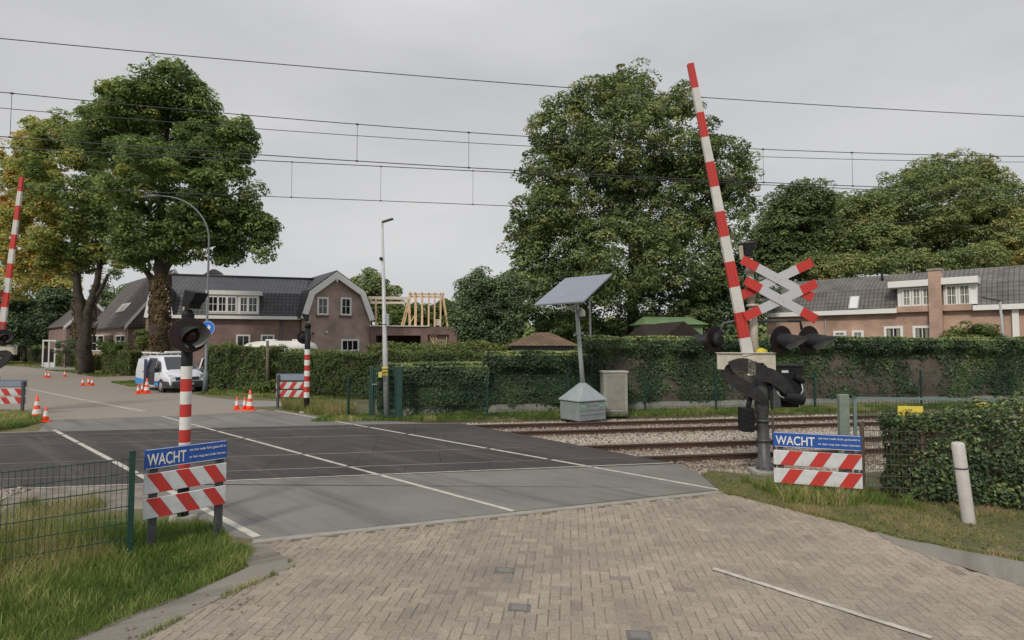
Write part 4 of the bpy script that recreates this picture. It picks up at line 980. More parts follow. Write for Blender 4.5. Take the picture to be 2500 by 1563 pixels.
# right-hand gate beside the leafy hedge
p = At(2064, 1200, 9.45)
t = thing('track_gate', 'grey green gate with a yellow plate, half hidden by the leafy hedge on the right', 'gate', (p.x, p.y, 0), R(-9))
MB().box((0, 0, 0.80), (0.155, 0.12, 1.72)).build('gate_post', ggreen, t, bevel=0.008)
mb = MB(); mb.box((1.25, 0, 1.60), (2.2, 0.035, 0.035)); mb.box((1.25, 0, 0.15), (2.2, 0.03, 0.03)); mb.box((0.18, 0, 0.86), (0.05, 0.035, 1.5)); mb.box((2.33, 0, 0.86), (0.04, 0.035, 1.5)); mb.build('gate_frame', mat('gate_pale_green', (0.13, 0.19, 0.18), 0.6), t)
mb = MB()
for k in range(1, 11): mb.box((1.25, 0.003, 0.15 + k * 0.131), (2.15, 0.004, 0.006))
for k in range(1, 40): mb.box((0.18 + k * 0.054, -0.003, 0.86), (0.0035, 0.0035, 1.45))
mb.build('wire_mesh', fgreen, t)
MB().box((1.02, -0.03, 1.34), (0.38, 0.012, 0.28)).build('yellow_plate', yellow, t)
a = At(2112, 1200, 9.0)
tt = mesh_fence('mesh_fence', 'low rusty-posted mesh fence between the right WACHT board and the leafy hedge', 'fence', a, a + Vector((1.9, -0.35, 0)), 0.05, 1.12, (0.0, 0.45), 0.054, (0, 0.16, 0.33, 0.5, 0.66, 0.83, 1), mtl=mat('rusty_green', (0.06, 0.065, 0.055), 0.7, (0.12, 0.065, 0.045), 5), ph=1.18, pw=0.055)
# white rail glimpsed over the hedge, with a yellow cap
p = At(2441, 985, 13.0)
t = thing('white_rail', 'white horizontal rail with a grey clamp, above the leafy hedge at the right edge', 'rail', (p.x, p.y, 0), R(2))
MB().tube([(0, 0, p.z), (1.9, 0, p.z - 0.02)], 0.045, 12).build('bar', white, t)
MB().box((0.30, -0.02, p.z - 0.02), (0.16, 0.14, 0.15)).build('clamp', galv, t, bevel=0.01)
MB().box((0.30, 0, p.z / 2 - 0.05), (0.08, 0.08, p.z)).build('support', galv, t)
p = At(2399, 988, 12.6); t = thing('yellow_marker', 'small yellow topped marker just visible above the leafy hedge', 'marker', (p.x, p.y, 0))
MB().box((0, 0, p.z / 2 - 0.05), (0.06, 0.06, p.z)).build('post', greypost, t); MB().box((0, 0, p.z), (0.25, 0.12, 0.09)).build('yellow_head', yellow, t, bevel=0.01)

leaf_ivy = leaf_mat('ivy_leaves', [(0.0, (0.016, 0.028, 0.014)), (0.4, (0.034, 0.058, 0.027)), (0.75, (0.07, 0.10, 0.036)), (1.0, (0.15, 0.175, 0.055))], 0.42, 0.2, scale=1.85)
leaf_hedge = leaf_mat('hedge_leaves', [(0.0, (0.030, 0.042, 0.014)), (0.5, (0.058, 0.085, 0.024)), (1.0, (0.14, 0.18, 0.05))], 0.6, 0.25, scale=1.50)
leaf_bright = leaf_mat('bright_leaves', [(0.0, (0.05, 0.075, 0.02)), (0.5, (0.10, 0.14, 0.035)), (1.0, (0.24, 0.26, 0.08))], 0.6, 0.3, scale=1.35)
twig_m = mat('inner_twigs', (0.02, 0.022, 0.012), 0.95, (0.045, 0.04, 0.025), 6, 0.5)
def hedge(label, P0, P1, W, H, n, size, m, seed, tint=(0.4, 0.15), top_light=0.25, group=None, rough=0.08, cat='hedge', z0=0.0, patch=0.6, rise=0.0):
    P0, P1 = Vector((P0[0], P0[1], 0)), Vector((P1[0], P1[1], 0)); d = P1 - P0; Ln = d.length
    t = thing('hedge', label, cat, P0, math.atan2(d.y, d.x), group); rng = np.random.default_rng(seed)
    core = MB().box((Ln / 2, W / 2, (H - 0.12) / 2), (Ln - 0.24, W - 0.24, H - 0.14)).build('inner_twigs', twig_m, t)
    A = [Ln * H, Ln * W, W * H, W * H, Ln * H * 0.4]; k = rng.choice(5, n, p=np.array(A) / sum(A)); a, b = rng.uniform(size=n), rng.uniform(size=n)
    dep = rng.uniform(size=n) ** 2 * 0.16
    P = np.zeros((n, 3)); N = np.zeros((n, 3))
    for i, (ax, org, ux, uz, nn) in enumerate((( 'f', (0, 0, z0), (Ln, 0, 0), (0, 0, H - z0), (0, -1, 0)), ('t', (0, 0, H), (Ln, 0, 0), (0, W, 0), (0, 0, 1)), ('l', (0, 0, z0), (0, W, 0), (0, 0, H - z0), (-1, 0, 0)), ('r', (Ln, 0, z0), (0, W, 0), (0, 0, H - z0), (1, 0, 0)), ('b', (0, W, z0), (Ln, 0, 0), (0, 0, H - z0), (0, 1, 0)))):
        s = k == i
        P[s] = np.array(org) + a[s][:, None] * np.array(ux) + b[s][:, None] * np.array(uz) - dep[s][:, None] * np.array(nn); N[s] = nn
    w1 = vnoise(P[:, 0] + P[:, 1], P[:, 2] + P[:, 1] * 0.7, seed, 0.55) - 0.5; w2 = vnoise(P[:, 0] + P[:, 1] * 1.3, P[:, 2] + 3, seed + 3, 0.2) - 0.5
    P += N * (rough * (1.6 * w1 + w2))[:, None]
    cr = vnoise(P[:, 0], P[:, 1], seed + 5, 1.1) - 0.5; P[:, 2] += cr * rough * 1.6 * (P[:, 2] / H)
    P[:, 2] *= 1 + rise * np.clip(P[:, 0] / Ln, 0, 0.5) * (H and 1)
    Nn = unit(N + rng.normal(size=(n, 3)) * 0.6 + np.array([0, 0, 0.3])); V, Fq = leaf_quads(P, Nn, size, rng)
    sprig = (k == 1) & (vnoise(P[:, 0] * 3.1, P[:, 1] * 3.1, seed + 8, 0.7) > 0.62); P[sprig, 2] += rng.uniform(0, 0.16, sprig.sum()) * min(1.0, rough * 9)
    V, Fq = leaf_quads(P, Nn, size, rng)
    pt = vnoise(P[:, 0] + P[:, 1], P[:, 2], seed + 7, patch)
    ti = np.clip(tint[0] + tint[1] * rng.normal(size=n) + 0.35 * (pt - 0.5) + np.where((k == 1) | (dep + 0 < -1), top_light + 0.12, 0), 0, 1)  # top leaves get a lighter tint: the lit top is put into their colour
    nmesh('foliage', V, Fq, 4, m, t, ti); return t
def gx(px, Y): p = At(px, 900, Y); return Vector((p.x, p.y, 0))
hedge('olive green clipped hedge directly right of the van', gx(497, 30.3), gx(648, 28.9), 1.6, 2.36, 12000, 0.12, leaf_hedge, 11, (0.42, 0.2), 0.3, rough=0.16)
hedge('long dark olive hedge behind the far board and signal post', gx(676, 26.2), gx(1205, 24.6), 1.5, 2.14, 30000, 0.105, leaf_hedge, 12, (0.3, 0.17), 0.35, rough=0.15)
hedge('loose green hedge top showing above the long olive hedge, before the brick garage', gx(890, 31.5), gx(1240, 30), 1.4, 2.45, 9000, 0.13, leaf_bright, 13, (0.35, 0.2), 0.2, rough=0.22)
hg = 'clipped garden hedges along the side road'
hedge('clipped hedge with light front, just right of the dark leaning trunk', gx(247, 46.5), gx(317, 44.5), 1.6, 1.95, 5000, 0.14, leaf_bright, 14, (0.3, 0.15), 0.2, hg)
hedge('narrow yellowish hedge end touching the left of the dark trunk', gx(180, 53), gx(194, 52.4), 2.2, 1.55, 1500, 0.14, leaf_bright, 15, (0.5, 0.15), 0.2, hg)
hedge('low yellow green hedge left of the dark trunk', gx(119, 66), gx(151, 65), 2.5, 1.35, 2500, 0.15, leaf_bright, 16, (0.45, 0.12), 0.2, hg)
hedge('shaded side face of the low yellow green hedge, toward the trunk', gx(153, 64.5), gx(178, 63), 1.6, 1.35, 1500, 0.15, leaf_hedge, 17, (0.2, 0.1), 0.2, hg)  # side of the hedge before it, its shade put into darker leaves
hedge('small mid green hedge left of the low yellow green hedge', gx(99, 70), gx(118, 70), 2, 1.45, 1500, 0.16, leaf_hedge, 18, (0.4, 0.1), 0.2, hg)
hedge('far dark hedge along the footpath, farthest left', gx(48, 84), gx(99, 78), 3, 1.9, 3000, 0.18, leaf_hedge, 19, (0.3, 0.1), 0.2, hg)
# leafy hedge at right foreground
hedge('broad leaved dark hedge behind the white marker post at the right', (6.1, 8.95), (9.8, 7.3), 1.0, 1.24, 19000, 0.066, leaf_ivy, 20, (0.42, 0.22), 0.15, rough=0.15, z0=0.08, patch=0.35, rise=0.42)

# brick garden wall with pale plinth, and the ivy that hangs over it
wallbrick = tile_mat('old_wall_brick', (0.13, 0.10, 0.078), (0.095, 0.078, 0.062), (0.11, 0.1, 0.085), 0.22, 0.07, 0.01, 0.9)
plinth_m = mat('pale_plinth', (0.34, 0.345, 0.32), 0.85, (0.22, 0.225, 0.2), 1.2, 0.2)
pw = 20.0
secs = [(930, 1184, 1.70, 'low brick wall right of the gate', 9500, 0.95), (1184, 1432, 2.10, 'middle wall stretch behind the solar mast', 12500, 0.9), (1432, 2760, 2.66, 'tall garden wall stretch before the long brick house', 66000, 0.45)]
gm = 'brick garden wall sections beyond the tracks'
for i, (x0, x1, h, lab, n, cov) in enumerate(secs):
    a, b = on_p(x0, pw), on_p(x1, pw); Ln = (b - a).length
    t = thing('garden_wall', lab + ', mostly under ivy', 'wall', (a.x, a.y, 0), TA, gm)
    MB().box((Ln / 2, 0.12, h / 2), (Ln, 0.22, h)).build('brickwork', wallbrick, t, uv=True)
    MB().box((Ln / 2, 0.10, 0.17), (Ln - 0.01, 0.27, 0.36)).build('plinth', plinth_m, t)
    iv = thing('ivy', 'ivy on the ' + lab, 'ivy', (a.x, a.y, 0), TA, 'ivy growing over the garden wall')
    rng = np.random.default_rng(40 + i); m_ = n * 3
    x = rng.uniform(-0.1, Ln + 0.1, m_); z = rng.uniform(0.08, h + 0.05, m_)
    f = 0.55 * vnoise(x, z * 0.6, 50 + i, 1.5) + 0.3 * vnoise(x, z, 60 + i, 0.5) + 0.15 * vnoise(x, z, 61 + i, 0.17)
    topb = np.clip((z - (h - 0.75)) / 0.5, 0, 1)
    cover = cov * 0.72 + topb * 0.6 - 0.42 * np.clip((0.42 - z) / 0.2, 0, 1)
    keep = f + 0.14 * rng.normal(size=m_) < cover * 0.95
    x, z, f, cover = x[keep][:n], z[keep][:n], f[keep][:n], cover[keep][:n]; k = len(x)
    th = np.clip(cover - f, 0, 0.5) * (0.45 + 0.35 * np.clip((z - (h - 0.7)) / 0.5, 0, 1)); y = -0.04 - th * rng.uniform(0.2, 1.0, k) - 0.16 * vnoise(x, z, 90 + i, 0.45) * vnoise(x, z, 91 + i, 0.9)
    nt = int(k * 0.22); xt = rng.uniform(0, Ln, nt); yt = rng.uniform(-0.28, 0.45, nt); zt = h + 0.10 + 0.10 * (vnoise(xt, yt, 70 + i, 0.7) - 0.5) + rng.uniform(-0.10, 0.06, nt)
    P = np.concatenate([np.stack([x, y, z], 1), np.stack([xt, yt, zt], 1)])
    N = np.concatenate([np.tile([0, -1.0, 0.35], (k, 1)), np.tile([0, -0.2, 1.0], (nt, 1))]); N = unit(N + rng.normal(size=N.shape) * 0.45)
    V, Fq = leaf_quads(P, N, 0.105, rng, 0.8)
    ti = np.clip(0.30 + 0.13 * rng.normal(size=len(P)) + 0.7 * (vnoise(P[:, 0], P[:, 2], 80 + i, 0.8) - 0.5) + np.where(P[:, 2] > h + 0.03, 0.48, 0), 0, 1)  # ivy above the wall top is tinted paler, imitating light from overhead
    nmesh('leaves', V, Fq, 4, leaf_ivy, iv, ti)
# wooden pole at the hedge gap
p = gx(654, 28.8); t = thing('wooden_pole', 'weathered upright wooden pole in the gap between two hedges', 'pole', p, 0, tilt=(0, R(-1)))
MB().tube([(0, 0, 0), (0, 0, 1.4), (0, 0, 2.72)], [0.085, 0.08, 0.07], 10).build('shaft', mat('pole_wood', (0.16, 0.135, 0.105), 0.9, (0.1, 0.085, 0.07), 5, 0.4), t)

# ================================================================== BUILDINGS
def window(par, s0, s1, z0, z1, cols=1, rows=2, y=0.0, fr=0.09, name='window', depth=0.12, fm=None, curtain=False):
    """white framed window proud of a wall at local y; panes behind muntins"""
    fm = fm or trim; mb = MB(); w, h = s1 - s0, z1 - z0; yc = y - depth / 2 + 0.03
    mb.box((s0 + fr / 2, yc, (z0 + z1) / 2), (fr, depth, h)); mb.box((s1 - fr / 2, yc, (z0 + z1) / 2), (fr, depth, h))
    mb.box(((s0 + s1) / 2, yc, z1 - fr / 2), (w - 2 * fr, depth, fr)); mb.box(((s0 + s1) / 2, yc, z0 + fr / 2), (w - 2 * fr, depth, fr))
    o = mb.build(name, fm, par)
    gl = MB(); gl.box(((s0 + s1) / 2, y - 0.005, (z0 + z1) / 2), (w - 2 * fr, 0.03, h - 2 * fr)); gl.build('pane', glass, o)
    mu = MB()
    for c in range(1, cols): 
        x = s0 + fr + (w - 2 * fr) * c / cols; mu.box((x, y - 0.035, (z0 + z1) / 2), (0.045 if cols < 3 else 0.06, 0.03, h - 2 * fr))
    for r in range(1, rows): mu.box(((s0 + s1) / 2, y - 0.033, z0 + fr + (h - 2 * fr) * r / rows), (w - 2 * fr, 0.026, 0.04))
    if cols > 1 or rows > 1: mu.build('glazing_bars', fm, o)
    if curtain:
        cm = MB()
        for e in (s0 + fr + 0.12 * w, s1 - fr - 0.12 * w): cm.box((e, y - 0.0225, (z0 + z1) / 2), (0.16 * w, 0.004, h - 2 * fr))
        cm.build('curtain', mat('curtain', (0.25, 0.26, 0.2), 0.6), o)
    return o
brickA = tile_mat('mauve_brick', (0.26, 0.175, 0.158), (0.205, 0.138, 0.125), (0.20, 0.15, 0.14), 0.22, 0.065, 0.008, 0.9, 0.3)
brickG = tile_mat('gable_render', (0.37, 0.28, 0.25), (0.34, 0.26, 0.235), (0.33, 0.26, 0.235), 0.5, 0.3, 0.003, 0.9, 0.1)
tileA = tile_mat('anthracite_tiles', (0.068, 0.07, 0.078), (0.05, 0.052, 0.06), (0.018, 0.018, 0.02), 0.30, 0.33, 0.035, 0.5, 1.0, 0.0, 0.05)
tileB = tile_mat('brown_roof_tiles', (0.115, 0.10, 0.095), (0.09, 0.08, 0.077), (0.05, 0.045, 0.045), 0.30, 0.33, 0.03, 0.8, 1.0, 0.0, 0.05)
tileR = tile_mat('grey_roof_tiles', (0.15, 0.143, 0.136), (0.125, 0.12, 0.114), (0.085, 0.082, 0.078), 0.24, 0.33, 0.02, 0.9, 1.0, 0.0, 0.05)
brickR = tile_mat('orange_brick', (0.48, 0.32, 0.25), (0.41, 0.28, 0.22), (0.40, 0.30, 0.25), 0.22, 0.065, 0.008, 0.9, 0.3)

# ---- house with the white edged gambrel gable
FW = Facade(At(733, 776, 47.0), R(16)); FG = Facade(At(735, 776, 46.4), R(38))
hA = thing('brick_house', 'mauve brick house with dark mansard roof, long dormer and white edged gable', 'house', FW.P0, FW.a)
sL = FW.hit(372, 800)[0]; ze = FW.hit(733, 777)[1]
def atY(px, py, Fc, y):           # height seen at pixel on the facade's plane pushed back by y
    return onplane(px, py, Fc.P0 + Fc.n * y, Fc.n).z
zk = atY(600, 714, FW, 0.75); zr = atY(560, 676, FW, 4.2)
MB().box((sL / 2 + 0.2, 2.6, ze / 2), (-sL - 0.4, 5.2, ze)).build('wall', brickA, hA, uv=True)
mb = MB(); prof = [(-0.28, ze - 0.02), (0.75, zk), (4.2, zr), (7.5, zk), (8.4, ze)]
mb.slab([(sL, y, z) for y, z in prof], (-sL + 0.35, 0, 0)); mb.slab([(0.34, y, z) for y, z in ((3.6, zr - 0.5), (4.2, zr - 0.004), (7.5, zk), (8.4, ze))], (3.0, 0, 0)); mb.build('roof', tileA, hA, uv=True)
mb = MB(); mb.box((sL / 2 + 0.1, -0.36, ze - 0.02), (-sL, 0.20, 0.26)); mb.build('gutter', trim, hA, bevel=0.01)
mb = MB(); mb.tube([(sL, 4.2, zr + 0.03), (1.6, 4.2, zr + 0.03)], 0.11, 8); mb.build('ridge_cap', tileA, hA)
x0, x1 = FW.hit(504, 718)[0], FW.hit(639, 718)[0]; zt_, zb_ = FW.hit(570, 712)[1], FW.hit(570, 766)[1]
dm = MB().box(((x0 + x1) / 2, 0.9, (zt_ + zb_) / 2 - 0.05), (x1 - x0 - 0.25, 2.1, zt_ - zb_ + 0.0)).build('dormer', tileA, hA, uv=True)
MB().box(((x0 + x1) / 2, 0.75, zt_ - 0.13), (x1 - x0, 2.2, 0.34)).build('dormer_fascia', trim, dm, bevel=0.01)
MB().box(((x0 + x1) / 2 - 0.05, -0.13, (zb_ + zt_) / 2 - 0.15), (x1 - x0 - 0.22, 0.06, zt_ - zb_ - 0.25)).build('dormer_panel', trim, dm)
for (a, b) in ((722, 797), (818, 880), (905, 975), (1028, 1083), (1108, 1178)):
    s0, s1 = FW.hit(a / 3.966 + 330, 745)[0] - 0.10, FW.hit(b / 3.966 + 330, 745)[0] + 0.10
    window(hA, s0, s1, zb_ + 0.10, zt_ - 0.42, 2, 2, -0.17, 0.09, 'dormer_window', 0.09)
for (a, b, c, d) in ((577, 611, 817, 850), (637, 670, 817, 850)):
    s0, z1 = FW.hit(a, c); s1, z0 = FW.hit(b, d); window(hA, s0, s1, z0, z1, 2, 1, -0.01, 0.13)
x = FW.hit(686, 800)[0]; MB().tube([(x, -0.1, 0), (x, -0.1, ze - 0.15)], 0.06, 8).build('downpipe', mat('zinc', (0.12, 0.13, 0.14), 0.5), hA)
# small cross gable behind the trunk
x0, x1 = FW.hit(356, 781)[0], FW.hit(427, 781)[0]; xm = (x0 + x1) / 2; zt2 = atY(392, 690, FW, -0.4)
prof = [(x0, ze - 0.1), (x0 + 0.35, zk), (xm, zt2), (x1 - 0.35, zk), (x1, ze - 0.1)]
MB().slab([(x, -0.35, z) for x, z in [(x0 + 0.1, 0)] + [(a + (0.1 if a < xm else -0.1) * (a != xm), b - 0.1) for a, b in prof] + [(x1 - 0.1, 0)]], (0, 1.5, 0)).build('side_gable_wall', mat('wood_cladding', (0.26, 0.18, 0.12), 0.8, (0.2, 0.14, 0.1), 3), hA, uv=True)
def barge(prof, y, w, th=0.06):
    mb = MB(); cx = sum(p[0] for p in prof) / len(prof)
    for (a, b), k in zip(zip(prof[:-1], prof[1:]), range(9)):
        A, B = Vector((a[0], 0, a[1])), Vector((b[0], 0, b[1])); 
        def inn(i):
            p = Vector((prof[i][0], 0, prof[i][1])); dirs = []
            if i > 0: dirs.append((p - Vector((prof[i - 1][0], 0, prof[i - 1][1]))).normalized())
            if i < len(prof) - 1: dirs.append((Vector((prof[i + 1][0], 0, prof[i + 1][1])) - p).normalized())
            n = sum((Vector((d.z, 0, -d.x)) for d in dirs), Vector()).normalized(); c = n.dot(Vector((dirs[0].z, 0, -dirs[0].x)))
            return p + n * (w / c)
        mb.slab([A + Vector((0, y, 0)), B + Vector((0, y, 0)), inn(k + 1) + Vector((0, y, 0)), inn(k) + Vector((0, y, 0))], (0, th, 0))
    return mb
barge(prof, -0.48, 0.28).build('bargeboard', trim, hA)
rf = MB(); top = [(x, z + 0.05) for x, z in prof]
for a, b in zip(top[:-1], top[1:]): rf.slab([(a[0], -0.45, a[1] - 0.04), (b[0], -0.45, b[1] - 0.04), (b[0], 2.5, b[1] - 0.04), (a[0], 2.5, a[1] - 0.04)], (0, 0, 0.08))
rf.build('side_gable_roof', tileA, hA, uv=True)
# rear roof peeping over the ridge
c = FW.hit(448, 665)[0]; zt3 = atY(447, 658, FW, 9)
MB().slab([(c - 2.4, 8, zr - 0.8), (c + 2.2, 8, zr - 0.8), (c + 0.6, 8, zt3), (c + 0.3, 8, zt3)], (0, 2.5, 0)).build('rear_roof', tileB, hA, uv=True)
# main gable
gA = thing('brick_house', 'gable fronted wing with white curved bargeboards facing the tracks', 'house', FG.P0, FG.a)
gp = [FG.hit(731, 777), FG.hit(752, 712), FG.hit(819, 664), FG.hit(887, 713), FG.hit(911, 780)]
inset = [(gp[0][0] + 0.35, gp[0][1] - 0.2), (gp[1][0] + 0.25, gp[1][1] - 0.25), (gp[2][0], gp[2][1] - 0.3), (gp[3][0] - 0.25, gp[3][1] - 0.25), (gp[4][0] - 0.35, gp[4][1] - 0.2)]
MB().slab([(x, 0, z) for x, z in [(inset[0][0], 0)] + inset + [(inset[-1][0], 0)]], (0, 8.5, 0)).build('wall', brickG, gA, uv=True)
mb = MB()
for a, b in zip(gp[:-1], gp[1:]):
    mb.slab([(a[0], -0.35, a[1]), (b[0], -0.35, b[1]), (b[0], 9, b[1]), (a[0], 9, a[1])], (0, 0, 0.11) if abs(b[0] - a[0]) > 1.2 else ((-0.1 if a[0] < 3 else 0.1), 0, 0.02))
mb.build('roof', tileA, gA, uv=True)
barge(gp, -0.42, 0.50, 0.09).build('bargeboard', trim, gA)
MB().box((gp[2][0], -0.47, gp[2][1] - 0.72), (0.12, 0.06, 0.4)).build('finial', trim, gA)
for (a, b, c, d, cc) in ((774, 801, 725, 770, 2), (831, 857, 726, 771, 2), (832, 876, 828, 858, 3)):
    s0, z1 = FG.hit(a, c); s1, z0 = FG.hit(b, d); w_ = window(gA, s0, s1, z0, z1, cc, 2 if d < 800 else 1, -0.01, 0.15)
    if d < 800: MB().box(((s0 + s1) / 2, -0.10, z0 - 0.06), (s1 - s0 + 0.15, 0.22, 0.10)).build('sill', mat('sill_dark', (0.12, 0.085, 0.08), 0.8), w_)
for (a, c) in ((764, 814), (797, 811)): s0, z1 = FG.hit(a, c); MB().box((s0, -0.06, z1), (0.16, 0.12, 0.16)).build('wall_lamp', white if a > 780 else darkgrey, gA)
x = FG.hit(738, 790)[0]

# ---- brown roofed house on the left
FB = Facade(At(313, 794, 50), R(-43)); FB2 = Facade(At(313, 794, 50), R(47))
hB = thing('brick_house', 'house with a big brown roof and cream front, left of the ivy clad trunk', 'house', FB.P0, FB.a)
sL = FB.hit(221, 800)[0]; ze = FB.hit(313, 794)[1]; Wd = 7.0; zr = atY(345, 681, FB, Wd / 2)
MB().box((sL / 2, Wd / 2, ze / 2), (-sL, Wd, ze)).build('wall', mat('cream_render', (0.36, 0.27, 0.22), 0.85, (0.31, 0.235, 0.19), 1.0), hB, uv=True)
MB().slab([(-0.0, 0, 0), (0, Wd, 0), (0, Wd, ze), (0, Wd / 2, zr - 0.25), (0, 0, ze)], (0.06, 0, 0)).build('gable_wall', brickA, hB, uv=True)
mb = MB(); oh = 0.35
mb.slab([(sL - 0.3, -oh, ze - 0.15), (sL - 0.3, Wd / 2, zr), (sL - 0.3, Wd + oh, ze - 0.15)], (-sL + 0.7, 0, 0)); mb.build('roof', tileB, hB, uv=True)
mb = MB(); y0, z0, y1, z1 = -oh, ze - 0.15, Wd / 2, zr
mb.slab([(0.41, y0 - 0.02, z0 + 0.04), (0.41, y1, z1 + 0.04), (0.41, y1, z1 - 0.32), (0.41, y0 - 0.02, z0 - 0.3)], (0.06, 0, 0)); mb.slab([(0.41, Wd + oh, z0 + 0.04), (0.41, y1, z1 + 0.04), (0.41, y1, z1 - 0.32), (0.41, Wd + oh, z0 - 0.3)], (0.06, 0, 0))
mb.build('bargeboard', trim, hB)
MB().box((sL / 2, -oh - 0.06, ze - 0.17), (-sL + 0.6, 0.12, 0.10)).build('gutter', darkgrey, hB)
for (a, b, c, d, k) in ((224, 238, 819, 858, 1), (240, 254, 819, 858, 1), (284, 307, 819, 850, 2)):
    s0, z1 = FB.hit(a, c); s1, z0 = FB.hit(b, d); window(hB, s0, s1, z0, z1, k, 2, -0.01, 0.10)
s0, z1 = FB.hit(256, 820); s1, _ = FB.hit(276, 820); MB().box(((s0 + s1) / 2, -0.02, z1 / 2), (s1 - s0, 0.06, z1)).build('door', mat('door_brown', (0.09, 0.045, 0.035), 0.6), hB)
def roof_pt(Fc, px, py, y0, z0, y1, z1):
    """point where the sight line meets a roof slope rising from (y0,z0) to (y1,z1) of a facade"""
    n = Fc.n * (-(z1 - z0)) + Vector((0, 0, 1)) * (y1 - y0); P = Fc.P0 + Fc.n * y0 + Vector((0, 0, z0)); q = onplane(px, py, P, n)
    d = q - Fc.P0; return (d.dot(Fc.u), d.dot(Fc.n), q.z)
def skylight(par, Fc, a, b, c, d, y0, z0, y1, z1):
    P = [roof_pt(Fc, x, y, y0, z0, y1, z1) for x, y in ((a, d), (b, d), (b, c), (a, c))]
    s0, s1 = (P[0][0] + P[3][0]) / 2, (P[1][0] + P[2][0]) / 2; ya, yb = P[0][1], P[2][1]; za = z0 + (ya - y0) * (z1 - z0) / (y1 - y0); zb = z0 + (yb - y0) * (z1 - z0) / (y1 - y0)
    sl = Vector((0, -(z1 - z0), y1 - y0)).normalized()
    o = MB().slab([(s0, ya, za), (s1, ya, za), (s1, yb, zb), (s0, yb, zb)], sl * 0.09).build('roof_window', mat('skylight_frame', (0.3, 0.3, 0.3), 0.4), par)
    e = 0.07; f = lambda t: (ya + (yb - ya) * t, za + (zb - za) * t)
    MB().slab([(s0 + e, *f(0.06)), (s1 - e, *f(0.06)), (s1 - e, *f(0.94)), (s0 + e, *f(0.94))], sl * 0.1).build('pane', mat('skylight_glass', (0.62, 0.62, 0.63), 0.15, spec=1.0), o)
skylight(hB, FB, 294, 313, 741, 763, -oh, ze - 0.15, Wd / 2, zr)

# ---- far small house
FC = Facade(At(162, 795, 64), R(-43)); FC2 = Facade(FC.P0, R(47))
hC = thing('brick_house', 'far house with a small white edged gable, behind the dark trunk', 'house', FC.P0, FC.a)
sL = FC.hit(114, 795)[0]; ze = FC.hit(162, 795)[1]; half = FC2.hit(225, 735)[0]; half = min(max(half, 2.5), 5.5); Wd = 2 * half; zr = onplane(225, 733, FC2.P0, FC2.n).z
MB().box((sL / 2, Wd / 2, ze / 2), (-sL, Wd, ze)).build('wall', brickA, hC, uv=True)
MB().slab([(0, 0, 0), (0, Wd, 0), (0, Wd, ze), (0, half, zr - 0.2), (0, 0, ze)], (0.05, 0, 0)).build('gable_wall', brickA, hC, uv=True)
MB().slab([(sL - 0.3, -0.3, ze - 0.12), (sL - 0.3, half, zr), (sL - 0.3, Wd + 0.3, ze - 0.12)], (-sL + 0.6, 0, 0)).build('roof', tileB, hC, uv=True)
mb = MB(); mb.slab([(0.31, -0.3, ze - 0.1), (0.31, half, zr + 0.03), (0.31, half, zr - 0.45), (0.31, -0.3, ze - 0.5)], (0.06, 0, 0)); mb.slab([(0.31, Wd + 0.3, ze - 0.1), (0.31, half, zr + 0.03), (0.31, half, zr - 0.45), (0.31, Wd + 0.3, ze - 0.5)], (0.06, 0, 0)); mb.build('bargeboard', trim, hC)
(s0, z1), (s1, z0) = FC2.hit(220, 759), FC2.hit(243, 780); w_ = s1 - s0
o = MB().box((0.10, (s0 + s1) / 2, (z0 + z1) / 2), (0.10, abs(w_), z1 - z0)).build('window', trim, hC); MB().box((0.16, (s0 + s1) / 2, (z0 + z1) / 2), (0.02, abs(w_) - 0.3, z1 - z0 - 0.3)).build('pane', glass, o)
pc = gx(102, 61); pt = thing('porch', 'small white glazed porch before the far house', 'porch', pc, R(32)); pt.scale = (0.85, 0.85, 0.80); zt = At(110, 812, 61).z
MB().box((0.65, 0.4, zt - 0.15), (1.4, 1.0, 0.22)).build('roof', trim, pt)
for k in range(3): MB().box((0.05 + 0.6 * k, 0, zt / 2 - 0.1), (0.14, 0.12, zt - 0.1)).build('post', trim, pt)
MB().box((0.65, 0.02, 0.35), (1.2, 0.06, 0.7)).build('panel', trim, pt); MB().box((0.65, 0.04, 1.6), (1.2, 0.04, 1.8)).build('pane', glass, pt)

# ---- flat roofed garage with the timber frame on it
FQ = Facade(At(903, 797, 50), R(8)); gz = FQ.hit(903, 797)[1]; gW = FQ.hit(1116, 797)[0]
gG = thing('garage', 'flat roofed brick garage under a new timber roof frame', 'garage', FQ.P0, FQ.a)
xa, za = FQ.hit(918, 819); xb, _ = FQ.hit(1027, 819); xc, zc_ = FQ.hit(1044, 817); xd, _ = FQ.hit(1096, 817)
mb = MB(); mb.box((xa / 2, 3, gz / 2), (xa, 6, gz)); mb.box(((xb + xc) / 2, 3, gz / 2), (xc - xb, 6, gz)); mb.box(((xd + gW) / 2, 3, gz / 2), (gW - xd, 6, gz))
mb.box(((xa + xb) / 2, 3, (gz + za) / 2), (xb - xa, 6, gz - za)); mb.box(((xc + xd) / 2, 3, (gz + zc_) / 2), (xd - xc, 6, gz - zc_)); mb.box(((xa + xb) / 2, 5.8, za / 2), (xb - xa, 0.3, za))
mb.build('wall', tile_mat('garage_brick', (0.2, 0.13, 0.12), (0.17, 0.11, 0.1), (0.16, 0.12, 0.11), 0.22, 0.065, 0.008, 0.9, 0.3), gG, uv=True)
MB().box((FQ.hit(975, 797)[0] , 3, gz + 0.04), (FQ.hit(1050, 797)[0], 6.3, 0.08)).build('roof_edge', white, gG)
MB().box(((xc + xd) / 2, 0.5, zc_ / 2), (xd - xc, 0.1, zc_)).build('boarded_bay', mat('pale_boarding', (0.30, 0.22, 0.19), 0.8), gG)
mb = MB()
for k in range(3): mb.bar((xc + 0.1 + 0.25 * k, 0.3, zc_ - 0.05), (xc + 1.3 + 0.25 * k, 0.3, 1.5), 0.07)
